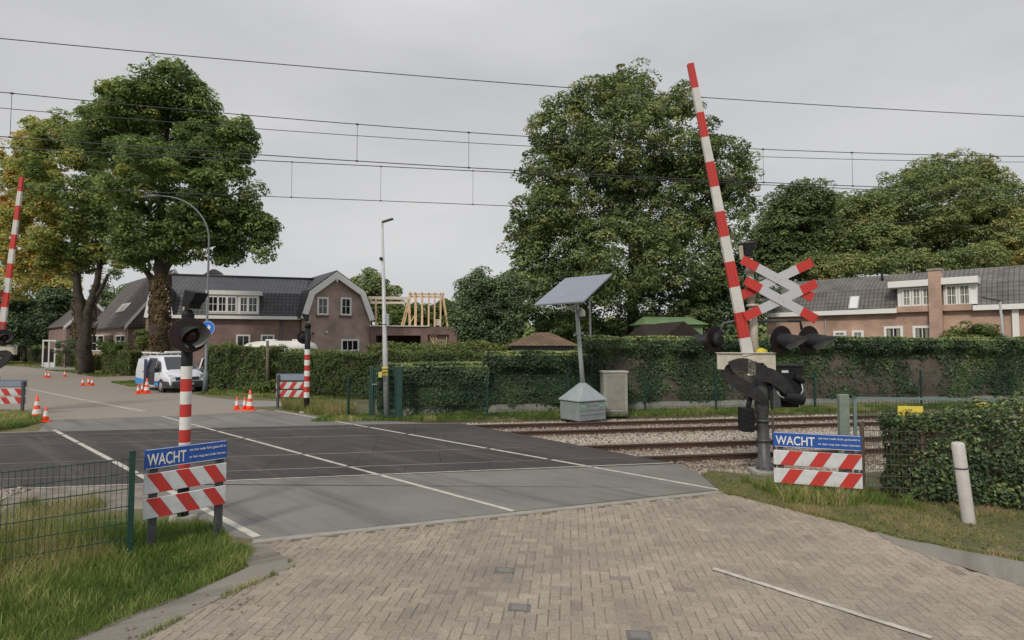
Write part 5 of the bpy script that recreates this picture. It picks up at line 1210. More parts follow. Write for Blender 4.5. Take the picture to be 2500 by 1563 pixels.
mb.bar((xc + 0.1, 0.3, zc_ - 0.1), (xc + 0.9, 0.3, zc_ - 0.1), 0.09); mb.bar((xd - 0.2, 0.3, 0), (xd - 0.2, 0.3, zc_ - 0.1), 0.08); mb.build('wooden_stair', timber, gG)
tf = thing('timber_frame', 'fresh timber roof frame standing on the flat brick garage', 'timber frame', FQ.P0 + Vector((0, 0, gz + 0.02)), FQ.a)
def fz_(px, py, y=0.6): q = onplane(px, py, FQ.P0 + FQ.n * y, FQ.n); return ((q - FQ.P0).dot(FQ.u), q.z - gz - 0.02)
X = lambda z6: z6 / 4.086 + 880
topz = fz_(1030, 720)[1]
for yb in (0.6, 3.4):
    for x6 in (545, 612, 680, 740, 800): x = fz_(X(x6), 760)[0]; MB().box((x, yb, topz / 2), (0.14, 0.14, topz)).build('stud', timber, tf)
    a, b = fz_(X(490), 720), fz_(X(410), 795); MB().bar((a[0], yb, topz), (b[0], yb, 0.05), 0.16, 0.12).build('rafter', timber, tf); MB().bar((a[0] - 0.1, yb + 0.02, topz - 0.5), (a[0] + 0.0, yb + 0.02, 0.0), 0.14, 0.10).build('stud', timber, tf)
    a, b = fz_(X(825), 720), fz_(X(872), 795); MB().bar((a[0], yb, topz), (b[0], yb, 0.05), 0.16, 0.12).build('rafter', timber, tf)
    x0_, x1_ = fz_(X(480), 720)[0], fz_(X(835), 720)[0]; MB().box(((x0_ + x1_) / 2, yb, topz + 0.06), (x1_ - x0_, 0.16, 0.14)).build('top_plate', timber, tf)
for x6 in (492, 545, 612, 680, 740, 800, 825): x = fz_(X(x6), 760)[0]; MB().box((x, 2.0, topz + 0.19), (0.10, 3.2, 0.12)).build('joist', timber, tf)
zb1 = fz_(940, 728)[1]; zb2 = fz_(940, 736)[1]; xe0, xe1 = fz_(896, 730)[0], fz_(1001, 730)[0]
pale = mat('pale_timber', (0.62, 0.55, 0.46), 0.7)
MB().box(((xe0 + xe1) / 2, 0.5, zb1), (xe1 - xe0, 0.12, 0.26)).build('beam', pale, tf); MB().box(((xe0 + xe1) / 2 - 0.3, 2.2, zb2), (xe1 - xe0 - 0.6, 0.12, 0.2)).build('beam', pale, tf)
for px in (904, 918): x = fz_(px, 750)[0]; MB().box((x, 0.5, zb1 / 2 - 0.1), (0.14, 0.12, zb1 - 0.1)).build('stud', timber, tf)
mb = MB(); mb.bar((fz_(X(500), 780)[0], 0.62, 0.4), (fz_(X(540), 770)[0], 0.62, 1.0), 0.08); mb.build('brace', timber, tf)
MB().box((fz_(1068, 790)[0], 2.0, 0.45), (0.5, 0.5, 0.6)).build('white_bag', white, tf)

# ---- sheds
def shed(name, label, cat, Fc, W, D, ze, zr, roofm, wallm, along=True, hip=0.0):
    t = thing(name, label, cat, Fc.P0, Fc.a)
    MB().box((W / 2, D / 2, ze / 2), (W, D, ze)).build('wall', wallm, t, uv=True)
    mb = MB()
    if along:
        A = [(-0.3, -0.3, ze), (W + 0.3, -0.3, ze), (W + 0.3, D + 0.3, ze), (-0.3, D + 0.3, ze)]; B = [(hip, D / 2, zr), (W - hip, D / 2, zr)]
        mb.face([A[0], A[1], B[1], B[0]]); mb.face([A[2], A[3], B[0], B[1]]); mb.face([A[1], A[2], B[1]]); mb.face([A[3], A[0], B[0]]); mb.face(A[::-1])
    else:
        mb.slab([(-0.3, -0.3, ze), (W / 2, -0.3, zr), (W + 0.3, -0.3, ze)], (0, D + 0.6, 0))
    mb.build('roof', roofm, t, uv=True); return t
F1 = Facade(At(1248, 843, 29), R(-6)); W1 = F1.hit(1402, 843)[0]
shed('garden_shed', 'low garden shed with a mossy reddish roof behind the solar mast', 'shed', F1, W1, 3.4, 2.45, 3.18, tile_mat('mossy_red_roof', (0.16, 0.095, 0.06), (0.12, 0.085, 0.05), (0.06, 0.05, 0.04), 0.3, 0.3, 0.02, 0.9, 0.8), darkgrey, True, 1.3)
F1 = Facade(At(1668, 815, 33), R(50)); 
t = shed('garden_shed', 'dark brown wooden shed with a pointed gable before the green roof', 'shed', Facade(At(1625, 820, 33), R(12)), 2.1, 3.2, 2.95, 3.9, mat('dark_shed_roof', (0.018, 0.012, 0.011), 0.95, (0.032, 0.022, 0.018), 4), mat('dark_shed_wall', (0.06, 0.04, 0.03), 0.85), False)
F1 = Facade(At(1585, 815, 33.8), R(12)); shed('garden_shed', 'long dark roofed shed left of the pointed shed', 'shed', F1, 2.0, 3, 2.9, 3.8, MATS['dark_shed_roof'], MATS['dark_shed_wall'], True, 0.2)
F1 = Facade(At(1583, 830, 36.5), R(6)); shed('greenhouse', 'pale green roofed building behind the dark sheds', 'shed', F1, 3.75, 3, 3.85, 4.42, mat('pale_green_sheet', (0.12, 0.21, 0.10), 0.7, (0.18, 0.27, 0.14), 2), MATS['pale_green_sheet'], True, 0.2)
F1 = Facade(At(1143, 850, 36), R(10)); shed('garden_hut', 'tiny white garden hut left of the dark bushy tree', 'hut', F1, 0.75, 1.2, 2.65, 2.95, trim, white, False)

# ---- long brick house on the right
FR = Facade(At(1930, 772, 40), R(-44))
hR = thing('brick_house', 'long orange brick house with grey roof, white dormers and a brick chimney', 'house', FR.P0, FR.a)
sL = FR.hit(1872, 775)[0]; sR = FR.hit(2640, 760)[0]; ze = FR.hit(1930, 772)[1]; sM0 = FR.hit(2192, 760)[0]; sM1 = FR.hit(2374, 760)[0]
zk = atY(2080, 708, FR, 1.0); zr = atY(2269, 664, FR, 3.6); D = 7.2
MB().box(((sL + sR) / 2, D / 2, ze / 2), (sR - sL, D, ze)).build('wall', brickR, hR, uv=True)
MB().slab([(sL, -0.2, ze), (sL, 1.0, zk), (sL, 3.6, zr), (sL, 6.2, zk), (sL, D + 0.3, ze)], (sR - sL, 0, 0)).build('roof', tileR, hR, uv=True)
zs = FR.hit(2240, 748)[1]
MB().box(((sM0 + sM1) / 2, 0.35, (ze + zs) / 2), (sM1 - sM0, 1.4, zs - ze + 0.02)).build('upper_wall', brickR, hR, uv=True)
for a, b in ((sL - 0.1, sM0), (sM1 + 0.05, sR)): MB().box(((a + b) / 2, -0.33, ze + 0.10), (b - a, 0.26, 0.30)).build('gutter', trim, hR, bevel=0.01)
for (fa, fb, ft, fbm, wa, wb, wt, wbm, k) in ((2171, 2273, 687, 702, 2192, 2281, 702, 749, 3), (2299, 2390, 678, 694, 2304, 2386, 694, 747, 2)):
    x0, x1 = FR.hit(fa, 695)[0], FR.hit(fb, 695)[0]; w0, w1 = FR.hit(wa, 720)[0], FR.hit(wb, 720)[0]; xm = (wa + wb) / 2
    zt0, zt1, zw0, zw1 = FR.hit((fa + fb) / 2, ft)[1], FR.hit((fa + fb) / 2, fbm)[1], FR.hit(xm, wbm)[1], FR.hit(xm, wt)[1]
    dm = MB().box(((w0 + w1) / 2, 0.55, (zs + zt1) / 2), (w1 - w0, 1.3, zt1 - zs)).build('dormer', trim, hR)
    MB().box(((x0 + x1) / 2, 0.4, (zt0 + zt1) / 2), (x1 - x0, 1.9, zt0 - zt1)).build('dormer_fascia', trim, dm, bevel=0.01)
    wd = (w1 - w0 - 0.35) / k
    for j in range(k):
        a = w0 + 0.25 + j * wd if k == 3 else w0 + 0.1 + j * wd
        window(hR, a, a + wd - 0.03, zw0 + 0.02, zw1 - 0.03, 2, 2, -0.12, 0.10, 'dormer_window', 0.10, curtain=True)
c0, c1 = FR.hit(2270, 720)[0], FR.hit(2301, 720)[0]; zc = FR.hit(2285, 662)[1]
ch = MB().box(((c0 + c1) / 2, 0.0, zc / 2), (c1 - c0, 1.1, zc)).build('chimney', brickR, hR, uv=True)
MB().box(((c0 + c1) / 2, 0.0, zc + 0.05), (c1 - c0 + 0.12, 1.22, 0.12)).build('chimney_cap', concrete, ch)
for (a, b, c, d, k, r) in ((2035, 2067, 808, 830, 2, 2), (2080, 2110, 807, 832, 2, 1), (2158, 2206, 797, 833, 2, 1), (2228, 2277, 796, 834, 2, 1)):
    s0, z1 = FR.hit(a, c); s1, z0 = FR.hit(b, d); window(hR, s0, s1, z0, z1, k, r, -0.01, 0.15, curtain=True)
for px in (2016, 2450): s0 = FR.hit(px, 800)[0]; MB().tube([(s0, -0.08, 0), (s0, -0.08, ze)], 0.05, 8).build('downpipe', mat('pipe_grey', (0.25, 0.24, 0.23), 0.6), hR)
s0, s1 = FR.hit(2472, 800)[0], FR.hit(2489, 800)[0]; MB().box(((s0 + s1) / 2, -0.1, ze / 2), (s1 - s0, 0.16, ze)).build('white_pier', trim, hR)
skylight(hR, FR, 2073, 2098, 724, 756, -0.2, ze, 1.0, zk)
v = roof_pt(FR, 2154, 685, 1.0, zk, 3.6, zr); MB().tube([(v[0], v[1], v[2] - 0.2), (v[0], v[1], v[2] + 0.55)], 0.08, 8).build('vent_pipe', black, hR)

# ================================================================== VAN AND CARAVAN
def loft(sections, m=0, smooth=True, mb=None):
    mb = mb or MB(); n = len(sections[0])
    for a, b in zip(sections[:-1], sections[1:]):
        for j in range(n): mb.face([a[j], a[(j + 1) % n], b[(j + 1) % n], b[j]], m, smooth)
    mb.face(sections[0][::-1], m); mb.face(sections[-1], m); return mb
def van():
    th = R(50); C0 = Vector((-17.7, 28.5, 0)); fw = Vector((math.sin(th), -math.cos(th), 0)); rt = Vector((math.cos(th), math.sin(th), 0))
    t = thing('parked_van', 'white van with blue stripes and its sliding side door open, parked before the hedge', 'van', C0 - fw * 2.45 + rt * 0.95, math.atan2(fw.y, fw.x))
    paint = mat('van_white', (0.62, 0.64, 0.70), 0.25, coat=0.4)
    # local: x forward, y to the left of the van (away from the open side); open side is y = -0.95
    def sec(x, zt, hb, ht, zb=0.28, sh=0.22):
        pts = [(-hb + 0.06, zb), (-hb, zb + 0.14), (-hb, 0.75), (-hb + 0.01, min(1.05, zt - 0.12)), (-(hb + ht) / 2 - 0.005, (min(1.05, zt - 0.12) + zt - sh) / 2 + 0.02), (-ht, zt - sh), (-ht + 0.10, zt - 0.05), (-ht + 0.28, zt)]
        return [(x, y, z) for y, z in pts] + [(x, -y, z) for y, z in reversed(pts)]
    S = [sec(-2.46, 1.80, 0.88, 0.76), sec(-2.40, 1.90, 0.93, 0.80), sec(-1.0, 1.93, 0.95, 0.82), sec(0.55, 1.93, 0.95, 0.82), sec(0.85, 1.88, 0.95, 0.80), sec(1.05, 1.76, 0.95, 0.79), sec(1.70, 1.18, 0.94, 0.80, sh=0.10), sec(1.78, 1.13, 0.94, 0.82, sh=0.08), sec(2.15, 1.04, 0.92, 0.80, sh=0.10), sec(2.38, 0.92, 0.86, 0.74, sh=0.12), sec(2.47, 0.74, 0.80, 0.66, sh=0.10)]
    o = loft(S).build('body', paint, t); weld(o)
    for p in o.data.polygons: p.use_smooth = True
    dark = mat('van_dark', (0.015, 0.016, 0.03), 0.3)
    MB().slab([(0.98, -0.66, 1.835), (0.98, 0.66, 1.835), (1.68, 0.74, 1.215), (1.68, -0.74, 1.215)], (0.012, 0, 0.012)).build('windscreen', glass, t)
    def side(pts, y0, m, name, par=t, off=0.012):
        # polygon (x,z) laid on the side wall following its lean
        def yy(z): return -(0.957 - max(0, z - 1.05) * 0.18)
        mb = MB(); zx = [(z, x) for x, z in pts]
        for lo, hi in ((0.0, 1.05), (1.05, 3.0)):
            q_ = clipx(zx, lo, hi)
            if len(q_) > 2: mb.slab([(x, yy(z) + y0, z) for z, x in q_], (0, -off, 0))
        o_ = mb.build(name, m, par); weld(o_, 0.0005); return o_
    side([(0.66, 1.10), (1.44, 1.10), (1.38, 1.22), (1.02, 1.62), (0.68, 1.68)], 0, glass, 'side_window')
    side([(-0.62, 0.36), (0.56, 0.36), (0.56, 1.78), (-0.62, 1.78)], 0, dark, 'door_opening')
    d = side([(-1.95, 0.34), (-0.66, 0.34), (-0.66, 1.72), (-1.95, 1.72)], -0.09, paint, 'sliding_door', off=0.05)
    MB().box((-0.72, -1.10, 1.05), (0.16, 0.03, 0.04)).build('handle', dark, d)
    MB().box((-0.645, -1.03, 1.03), (0.05, 0.12, 1.36)).build('door_edge', mat('door_edge_grey', (0.12, 0.13, 0.2), 0.5), d)
    vb = mat('van_blue', (0.02, 0.25, 0.62), 0.35)
    side([(0.60, 0.34), (1.20, 0.34), (1.20, 0.62), (0.60, 0.50)], -0.004, vb, 'blue_stripe'); side([(-1.94, 0.36), (-0.68, 0.36), (-0.68, 0.62), (-1.94, 0.70)], -0.145, vb, 'blue_stripe')
    side([(-2.38, 0.34), (-2.02, 0.34), (-2.02, 0.72), (-2.38, 0.74)], 0, vb, 'blue_stripe')
    side([(0.62, 0.50), (1.18, 0.50), (1.18, 0.55), (0.62, 0.55)], -0.008, dark, 'rubbing_strip')
    for x in (1.55, -1.55):
        for e in (-1, 1):
            w = MB().tube([(x, e * 0.74, 0.32), (x, e * 0.77, 0.32), (x, e * 0.94, 0.32), (x, e * 0.965, 0.32)], [0.29, 0.325, 0.325, 0.28], 28).build('wheel', rubber, t)
            MB().tube([(x, e * 0.94, 0.32), (x, e * 0.972, 0.32), (x, e * 0.98, 0.32)], [0.22, 0.215, 0.06], 20).build('rim', chrome, w)
        if x > 0 or True:
            for e in (-1, 1): MB().tube([(x, e * 0.90, 0.33), (x, e * 0.957, 0.33)], 0.385, 28).build('wheel_arch', dark, t)
    bm_ = mat('bumper_grey', (0.035, 0.038, 0.045), 0.6)
    Sb = []
    for y, x in ((-0.97, 2.0), (-0.93, 2.34), (-0.7, 2.52), (0, 2.58), (0.7, 2.52), (0.93, 2.34), (0.97, 2.0)):
        Sb.append([(x - 0.35, y, 0.24), (x, y, 0.26), (x + 0.01, y, 0.45), (x - 0.02, y, 0.60), (x - 0.35, y, 0.60)])
    loft(Sb).build('bumper', bm_, t)
    MB().box((2.595, 0.02, 0.46), (0.02, 0.50, 0.11)).build('number_plate', mat('plate_white', (0.4, 0.4, 0.4), 0.5), t)
    g = MB().box((2.46, 0, 0.735), (0.06, 1.12, 0.16)).build('grille', bm_, t)
    MB().tube([(2.49, 0, 0.74), (2.50, 0, 0.74)], 0.05, 16).build('badge_disc', chrome, g)
    for e in (-1, 1):
        MB().slab([(2.44, e * 0.60, 0.80), (2.30, e * 0.84, 0.76), (2.26, e * 0.85, 0.93), (2.36, e * 0.62, 0.93)], (0.05, 0, 0.01)).build('headlight', mat('headlight_glass', (0.5, 0.52, 0.55), 0.1, spec=1.0), t)
        MB().box((1.28, e * 1.08, 1.16), (0.10, 0.22, 0.24)).build('mirror', dark if e < 0 else white, t, bevel=0.03)
    fd = thing('x', '', '', (0, 0, 0)); bpy.data.objects.remove(fd)
    a0 = Vector((1.42, 0.95, 0)); dv = Vector((-0.72, 0.62, 0)).normalized()
    def dp(u, z): return a0 + dv * u + Vector((0, 0, z))
    dd_ = MB().slab([dp(0, 0.40), dp(1.05, 0.40), dp(1.05, 1.12), dp(0, 1.12)], (0.03, 0.04, 0)).build('front_door', paint, t)
    mb = MB(); 
    for a, b in (((0, 1.12), (0.45, 1.72)), ((0.45, 1.72), (1.05, 1.74)), ((1.05, 1.74), (1.05, 1.12)), ((0, 1.12), (1.05, 1.12))): mb.bar(dp(*a), dp(*b), 0.06)
    mb.build('door_window_frame', paint, dd_); MB().slab([dp(0.05, 1.14), dp(1.0, 1.14), dp(1.0, 1.70), dp(0.47, 1.68)], (0.01, 0.012, 0)).build('pane', glass, dd_)
    rk = MB()
    for x in (-2.0, -1.0, 0.1): rk.box((x, 0, 2.02), (0.05, 1.5, 0.04)); rk.box((x, -0.7, 1.97), (0.05, 0.04, 0.10)); rk.box((x, 0.7, 1.97), (0.05, 0.04, 0.10))
    rk.box((-1.0, -0.68, 2.07), (2.6, 0.10, 0.07)); rk.build('roof_rack', white, t); MB().box((0.2, 0.1, 2.09), (0.35, 0.9, 0.10)).build('roof_beacon_bar', white, t, bevel=0.02)
    MB().box((-0.4, -0.97, 0.30), (2.2, 0.02, 0.05)).build('sill', paint, t)
    return t
van()
def caravan():
    t = thing('caravan', 'white rounded caravan behind the hedges, its roof showing', 'caravan', gx(680, 33.5), R(6)); a, b = -2.15, 2.12
    S = []
    for x, zt, hw in ((a, 1.9, 0.95), (a + 0.15, 2.3, 1.02), (a + 0.55, 2.58, 1.08), (a + 1.1, 2.70, 1.1), (0, 2.74, 1.1), (b - 0.55, 2.72, 1.1), (b - 0.18, 2.58, 1.08), (b - 0.02, 2.25, 1.0), (b, 1.9, 0.95)):
        S.append([(x, -hw + 0.05, 0.45), (x, -hw, 0.8), (x, -hw, zt - 0.30), (x, -hw + 0.10, zt - 0.08), (x, -hw + 0.35, zt), (x, hw - 0.35, zt), (x, hw - 0.1, zt - 0.08), (x, hw, zt - 0.3), (x, hw, 0.8), (x, hw - 0.05, 0.45)])
    o = loft(S).build('body', mat('caravan_white', (0.62, 0.62, 0.60), 0.4, (0.52, 0.51, 0.47), 1.5), t); weld(o)
    for x in (-0.45, 1.1): MB().box((x, 0.0, 2.78), (0.55, 0.5, 0.09)).build('roof_hatch', white, t, bevel=0.02)
    w = MB().box((-0.8, -1.10, 1.7), (0.8, 0.03, 0.5)).build('window', mat('caravan_frame', (0.2, 0.2, 0.2), 0.4), t); MB().box((-0.8, -1.12, 1.7), (0.7, 0.02, 0.4)).build('pane', glass, w)
    for e in (-1, 1): MB().tube([(0, e * 0.85, 0.32), (0, e * 1.03, 0.32)], 0.32, 20).build('wheel', rubber, t)
    MB().box((0, -1.105, 2.25), (3.2, 0.01, 0.03)).build('trim_line', mat('trim_grey', (0.2, 0.2, 0.2), 0.5), t)
caravan()

# ================================================================== TREES
leaf_dark = leaf_mat('chestnut_leaves', [(0.0, (0.020, 0.032, 0.013)), (0.35, (0.046, 0.068, 0.022)), (0.6, (0.088, 0.106, 0.032)), (0.82, (0.165, 0.14, 0.038)), (1.0, (0.16, 0.09, 0.028))], 0.6, 0.4, scale=3.60)
leaf_broad = leaf_mat('broad_leaves', [(0.0, (0.022, 0.030, 0.014)), (0.4, (0.048, 0.064, 0.024)), (0.75, (0.082, 0.094, 0.034)), (1.0, (0.13, 0.108, 0.038))], 0.6, 0.25, scale=3.60)
leaf_blue = leaf_mat('cool_leaves', [(0.0, (0.018, 0.028, 0.015)), (0.5, (0.036, 0.056, 0.026)), (1.0, (0.085, 0.11, 0.048))], 0.55, 0.2, scale=3.20)
ivy_brown = leaf_mat('dead_ivy', [(0.0, (0.05, 0.038, 0.018)), (0.5, (0.14, 0.095, 0.045)), (1.0, (0.25, 0.19, 0.10))], 0.8, 0.1)
def tree(label, kind, lobes, Y, n, size, m, seed, trunk=None, clump=1.1, base=(0.35, 0.12), group=None, **kw):
    """crown lobes measured on the photo at depth Y, trunk as polylines"""
    b = trunk[0][0][0] if trunk else At(lobes[0][0], 900, Y); root = Vector((b[0], b[1], 0))
    t = thing(kind, label, 'tree', root, 0, group)
    L3 = plobes(lobes, Y, seed, **{k: v for k, v in kw.items() if k in ('dj', 'deep')})
    L3 = [((c[0] - root.x, c[1] - root.y, c[2]), r, bb) for c, r, bb in L3]
    crown('crown', L3, n, size, m, t, seed, clump, 0.15, base=base, fill=kw.get('fill', 0.2), hollow=kw.get('hollow', 0.33))
    if not trunk:
        c = L3[0][0]; trunk = [([root, root + Vector((c[0] * 0.4, c[1] * 0.4, c[2] * 0.55)), root + Vector((c[0], c[1], c[2] + L3[0][1][2] * 0.3))], kw.get('r0', 0.3), 0.08)]
    limbs([([Vector(p) - root for p in pts], a, b_) for pts, a, b_ in trunk], bark, t); return t
# ivy clad chestnut behind the van
Y1 = 37.0; P = lambda x, y, d=0: At(x, y, Y1 + d)
base = P(388, 880); base.z = -0.1
tr = [([base, P(388, 800), P(386, 740), P(390, 690), P(393, 640)], 0.62, 0.36),
      ([P(388, 715), P(372, 685), P(350, 655), P(338, 635), P(320, 600, 1)], 0.24, 0.12),
      ([P(392, 690), P(408, 650), P(432, 622), P(460, 605), P(510, 600), P(555, 590, -1), P(600, 560, -1)], 0.27, 0.09),
      ([P(393, 650), P(388, 560), P(400, 450, 1), P(410, 300, 0), P(410, 210)], 0.36, 0.06),
      ([P(392, 600), P(440, 500, 1), P(490, 420, 1), P(540, 350)], 0.22, 0.05), ([P(390, 590), P(340, 480, -1), P(300, 380, -1), P(290, 320)], 0.22, 0.05)]
t1 = tree('large green tree with an ivy wrapped trunk behind the van', 'chestnut_tree',
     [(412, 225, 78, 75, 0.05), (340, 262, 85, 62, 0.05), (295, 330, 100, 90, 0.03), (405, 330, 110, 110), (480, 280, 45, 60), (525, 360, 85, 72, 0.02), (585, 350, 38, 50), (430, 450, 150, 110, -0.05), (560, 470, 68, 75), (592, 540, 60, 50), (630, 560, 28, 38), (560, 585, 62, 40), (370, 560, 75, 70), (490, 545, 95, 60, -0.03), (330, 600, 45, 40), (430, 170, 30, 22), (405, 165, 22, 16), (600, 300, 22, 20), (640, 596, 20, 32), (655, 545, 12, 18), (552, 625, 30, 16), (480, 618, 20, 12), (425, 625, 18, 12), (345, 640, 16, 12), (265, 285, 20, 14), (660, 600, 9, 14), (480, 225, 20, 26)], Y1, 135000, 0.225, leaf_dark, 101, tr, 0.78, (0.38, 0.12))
rng = np.random.default_rng(3); k = 5200; a = rng.uniform(0, 6.28, k); zz = rng.uniform(0.2, 7.2, k)
bump_ = vnoise(a * 1.2, zz, 77, 0.9) * vnoise(a, zz, 78, 0.35); rr = 0.57 + 0.26 * bump_ * np.clip((7.6 - zz) / 2.0, 0.15, 1)
V, Fq = leaf_quads(np.stack([rr * np.cos(a), rr * np.sin(a), zz], 1), unit(np.stack([np.cos(a), np.sin(a), np.full(k, 0.3)], 1) + rng.normal(size=(k, 3)) * 0.4), 0.16, rng)
nmesh('trunk_ivy', V, Fq, 4, ivy_brown, t1, np.clip(0.1 + 0.9 * bump_ + rng.normal(size=k) * 0.15, 0, 1))
# dark leaning trunk with the autumn tinted crown
Y2 = 47.0; P = lambda x, y, d=0: At(x, y, Y2 + d); base = G(211, 913); base.z = -0.1
tr = [([base, P(207, 860), P(203, 810), P(197, 760), P(192, 715), P(188, 670), P(185, 630), P(180, 520)], 0.60, 0.18),
      ([P(207, 855), P(208, 800), P(222, 745), P(236, 695), P(243, 640), P(255, 540)], 0.46, 0.14), ([P(225, 740), P(250, 700), P(262, 670)], 0.2, 0.12), ([P(185, 600), P(140, 500), P(120, 420)], 0.2, 0.06)]
t2 = tree('autumn tinted tree with dark forked trunk at the left', 'chestnut_tree',
     [(175, 420, 90, 95, 0.1), (105, 355, 62, 58, 0.36), (150, 330, 60, 45, 0.22), (85, 430, 52, 75, 0.28), (90, 540, 68, 75, 0.28), (165, 540, 95, 75, 0.12), (235, 590, 80, 55, 0.1), (120, 610, 60, 42, 0.3), (55, 480, 30, 60, 0.4), (60, 610, 38, 50, 0.38), (75, 655, 40, 32, 0.32), (140, 640, 40, 34, 0.28), (190, 655, 30, 20, 0.2), (40, 560, 30, 60, 0.38), (270, 625, 42, 30, 0.12), (210, 480, 100, 80, 0.0)], Y2, 80000, 0.26, leaf_dark, 102, tr, 0.85, (0.40, 0.12))
rng = np.random.default_rng(5); k = 1500; a = rng.uniform(0, 6.28, k); zz = rng.uniform(3.0, 6.4, k); rr = 0.55 + 0.45 * vnoise(a * 1.2, zz, 79, 0.7)
V, Fq = leaf_quads(np.stack([rr * np.cos(a) - 0.35, rr * np.sin(a), zz], 1), unit(np.stack([np.cos(a), np.sin(a), np.full(k, 0.3)], 1) + rng.normal(size=(k, 3)) * 0.5), 0.2, rng)
nmesh('trunk_ivy', V, Fq, 4, ivy_brown, t2, np.clip(0.4 + rng.normal(size=k) * 0.25, 0, 1))
# big tree right of centre
Y3 = 42.0; P = lambda x, y, d=0: At(x, y, Y3 + d); base = P(1545, 900); base.z = -0.1
tr = [([base, P(1545, 780), P(1545, 650), P(1540, 450), P(1535, 280)], 0.6, 0.1), ([P(1545, 720), P(1450, 600), P(1380, 500)], 0.3, 0.08), ([P(1545, 700), P(1650, 580), P(1720, 480)], 0.3, 0.08), ([P(1545, 650), P(1600, 480), P(1640, 340)], 0.25, 0.08)]
tree('very large broad tree right of centre, behind the solar mast', 'broadleaf_tree',
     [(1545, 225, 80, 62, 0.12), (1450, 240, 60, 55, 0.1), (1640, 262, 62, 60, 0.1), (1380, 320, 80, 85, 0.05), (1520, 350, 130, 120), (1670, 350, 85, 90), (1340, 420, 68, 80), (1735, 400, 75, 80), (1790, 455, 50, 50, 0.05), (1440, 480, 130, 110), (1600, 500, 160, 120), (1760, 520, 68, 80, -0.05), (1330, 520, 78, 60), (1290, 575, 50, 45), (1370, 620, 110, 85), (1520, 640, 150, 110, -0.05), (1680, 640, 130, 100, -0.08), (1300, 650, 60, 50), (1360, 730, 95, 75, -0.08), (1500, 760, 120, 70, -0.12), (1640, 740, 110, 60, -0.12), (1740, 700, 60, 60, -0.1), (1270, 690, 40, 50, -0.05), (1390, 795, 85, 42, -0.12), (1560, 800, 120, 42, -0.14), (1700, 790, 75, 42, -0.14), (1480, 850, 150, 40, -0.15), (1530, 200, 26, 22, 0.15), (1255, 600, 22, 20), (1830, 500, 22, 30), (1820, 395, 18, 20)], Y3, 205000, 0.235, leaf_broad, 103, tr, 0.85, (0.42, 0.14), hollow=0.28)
tree('rounded dark bushy tree between the garage and the large tree', 'bushy_tree', [(1180, 735, 68, 62), (1150, 760, 45, 55), (1215, 770, 60, 60), (1170, 690, 40, 30, 0.1), (1235, 710, 40, 50), (1190, 810, 60, 40, -0.1)], 33, 40000, 0.16, leaf_blue, 104, clump=0.7, base=(0.42, 0.15), r0=0.2)
# woods beyond the brick house on the right
gt = 'tall trees beyond the long brick house'
tree('tall rounded tree above the right end of the brick house', 'broadleaf_tree', [(2320, 430, 120, 52, 0.1), (2290, 510, 150, 90), (2420, 500, 70, 75), (2200, 490, 80, 70, 0.05), (2380, 590, 110, 60, -0.05), (2250, 600, 110, 60, -0.05)], 66, 95000, 0.3, leaf_broad, 105, hollow=0.25, clump=1.15, base=(0.5, 0.13), group=gt, r0=0.5)
tree('tree just right of the crossed boards, above the brick house', 'broadleaf_tree', [(2080, 540, 85, 70, 0.05), (2050, 610, 100, 55), (2130, 600, 75, 60), (2010, 560, 50, 55)], 64, 60000, 0.3, leaf_broad, 106, hollow=0.25, clump=1.1, base=(0.48, 0.13), group=gt, r0=0.45)
tree('dark tree directly behind the crossed boards', 'broadleaf_tree', [(1960, 490, 70, 45, -0.1), (1930, 560, 80, 70, -0.12), (1880, 620, 70, 70, -0.15), (1990, 540, 50, 50, -0.1), (1950, 640, 90, 45, -0.1)], 58, 60000, 0.28, leaf_broad, 107, hollow=0.28, clump=1.0, base=(0.36, 0.13), group=gt, r0=0.45)
tree('yellowing tree at the right edge above the roof', 'broadleaf_tree', [(2490, 590, 55, 65, 0.2), (2530, 540, 60, 70, 0.2), (2470, 640, 60, 30, 0.15)], 60, 24000, 0.28, leaf_broad, 108, clump=0.9, base=(0.55, 0.14), group=gt, r0=0.35)
tree('low light green tree peeping over the ridge of the brick house', 'broadleaf_tree', [(2000, 655, 60, 32, 0.15), (2090, 650, 55, 28, 0.12), (2190, 650, 60, 26, 0.05), (2300, 635, 70, 30, 0.0), (2400, 625, 60, 32, 0.12)], 56, 26000, 0.25, leaf_broad, 109, clump=0.9, base=(0.45, 0.15), group=gt, r0=0.3)
tree('bush tree between the large tree and the brick house, above the hedge', 'bushy_tree', [(1790, 690, 50, 70, -0.1), (1840, 730, 40, 50), (1740, 760, 60, 50, -0.1), (1800, 780, 60, 35, -0.05)], 40, 13000, 0.26, leaf_blue, 110, clump=1.0, base=(0.3, 0.12), r0=0.2)
tree('round green bush before the wall of the brick house at the right', 'bush', [(2375, 812, 42, 26), (2345, 830, 40, 25), (2410, 832, 38, 25)], 26, 4500, 0.13, leaf_bright, 111, clump=0.4, base=(0.45, 0.15), r0=0.06)
tree('tree showing between the gable and the lamp mast', 'broadleaf_tree', [(905, 705, 48, 42, 0.1), (940, 740, 45, 45), (890, 745, 40, 40), (960, 775, 40, 30)], 78, 14000, 0.4, leaf_broad, 112, clump=1.2, base=(0.5, 0.12), r0=0.4)
tree('low leafy tree seen through the timber frame', 'bushy_tree', [(1040, 775, 55, 32), (1090, 770, 40, 38, 0.1), (1000, 780, 40, 26), (1110, 800, 35, 40, 0.1)], 62, 14000, 0.32, leaf_bright, 113, clump=0.9, base=(0.3, 0.13), r0=0.2)
tree('pale distant tree between the two trunks at the left', 'broadleaf_tree', [(278, 712, 38, 34), (250, 735, 30, 30), (300, 740, 35, 28), (270, 670, 18, 16)], 95, 6000, 0.4, leaf_blue, 114, clump=1.2, base=(0.85, 0.12), r0=0.35)
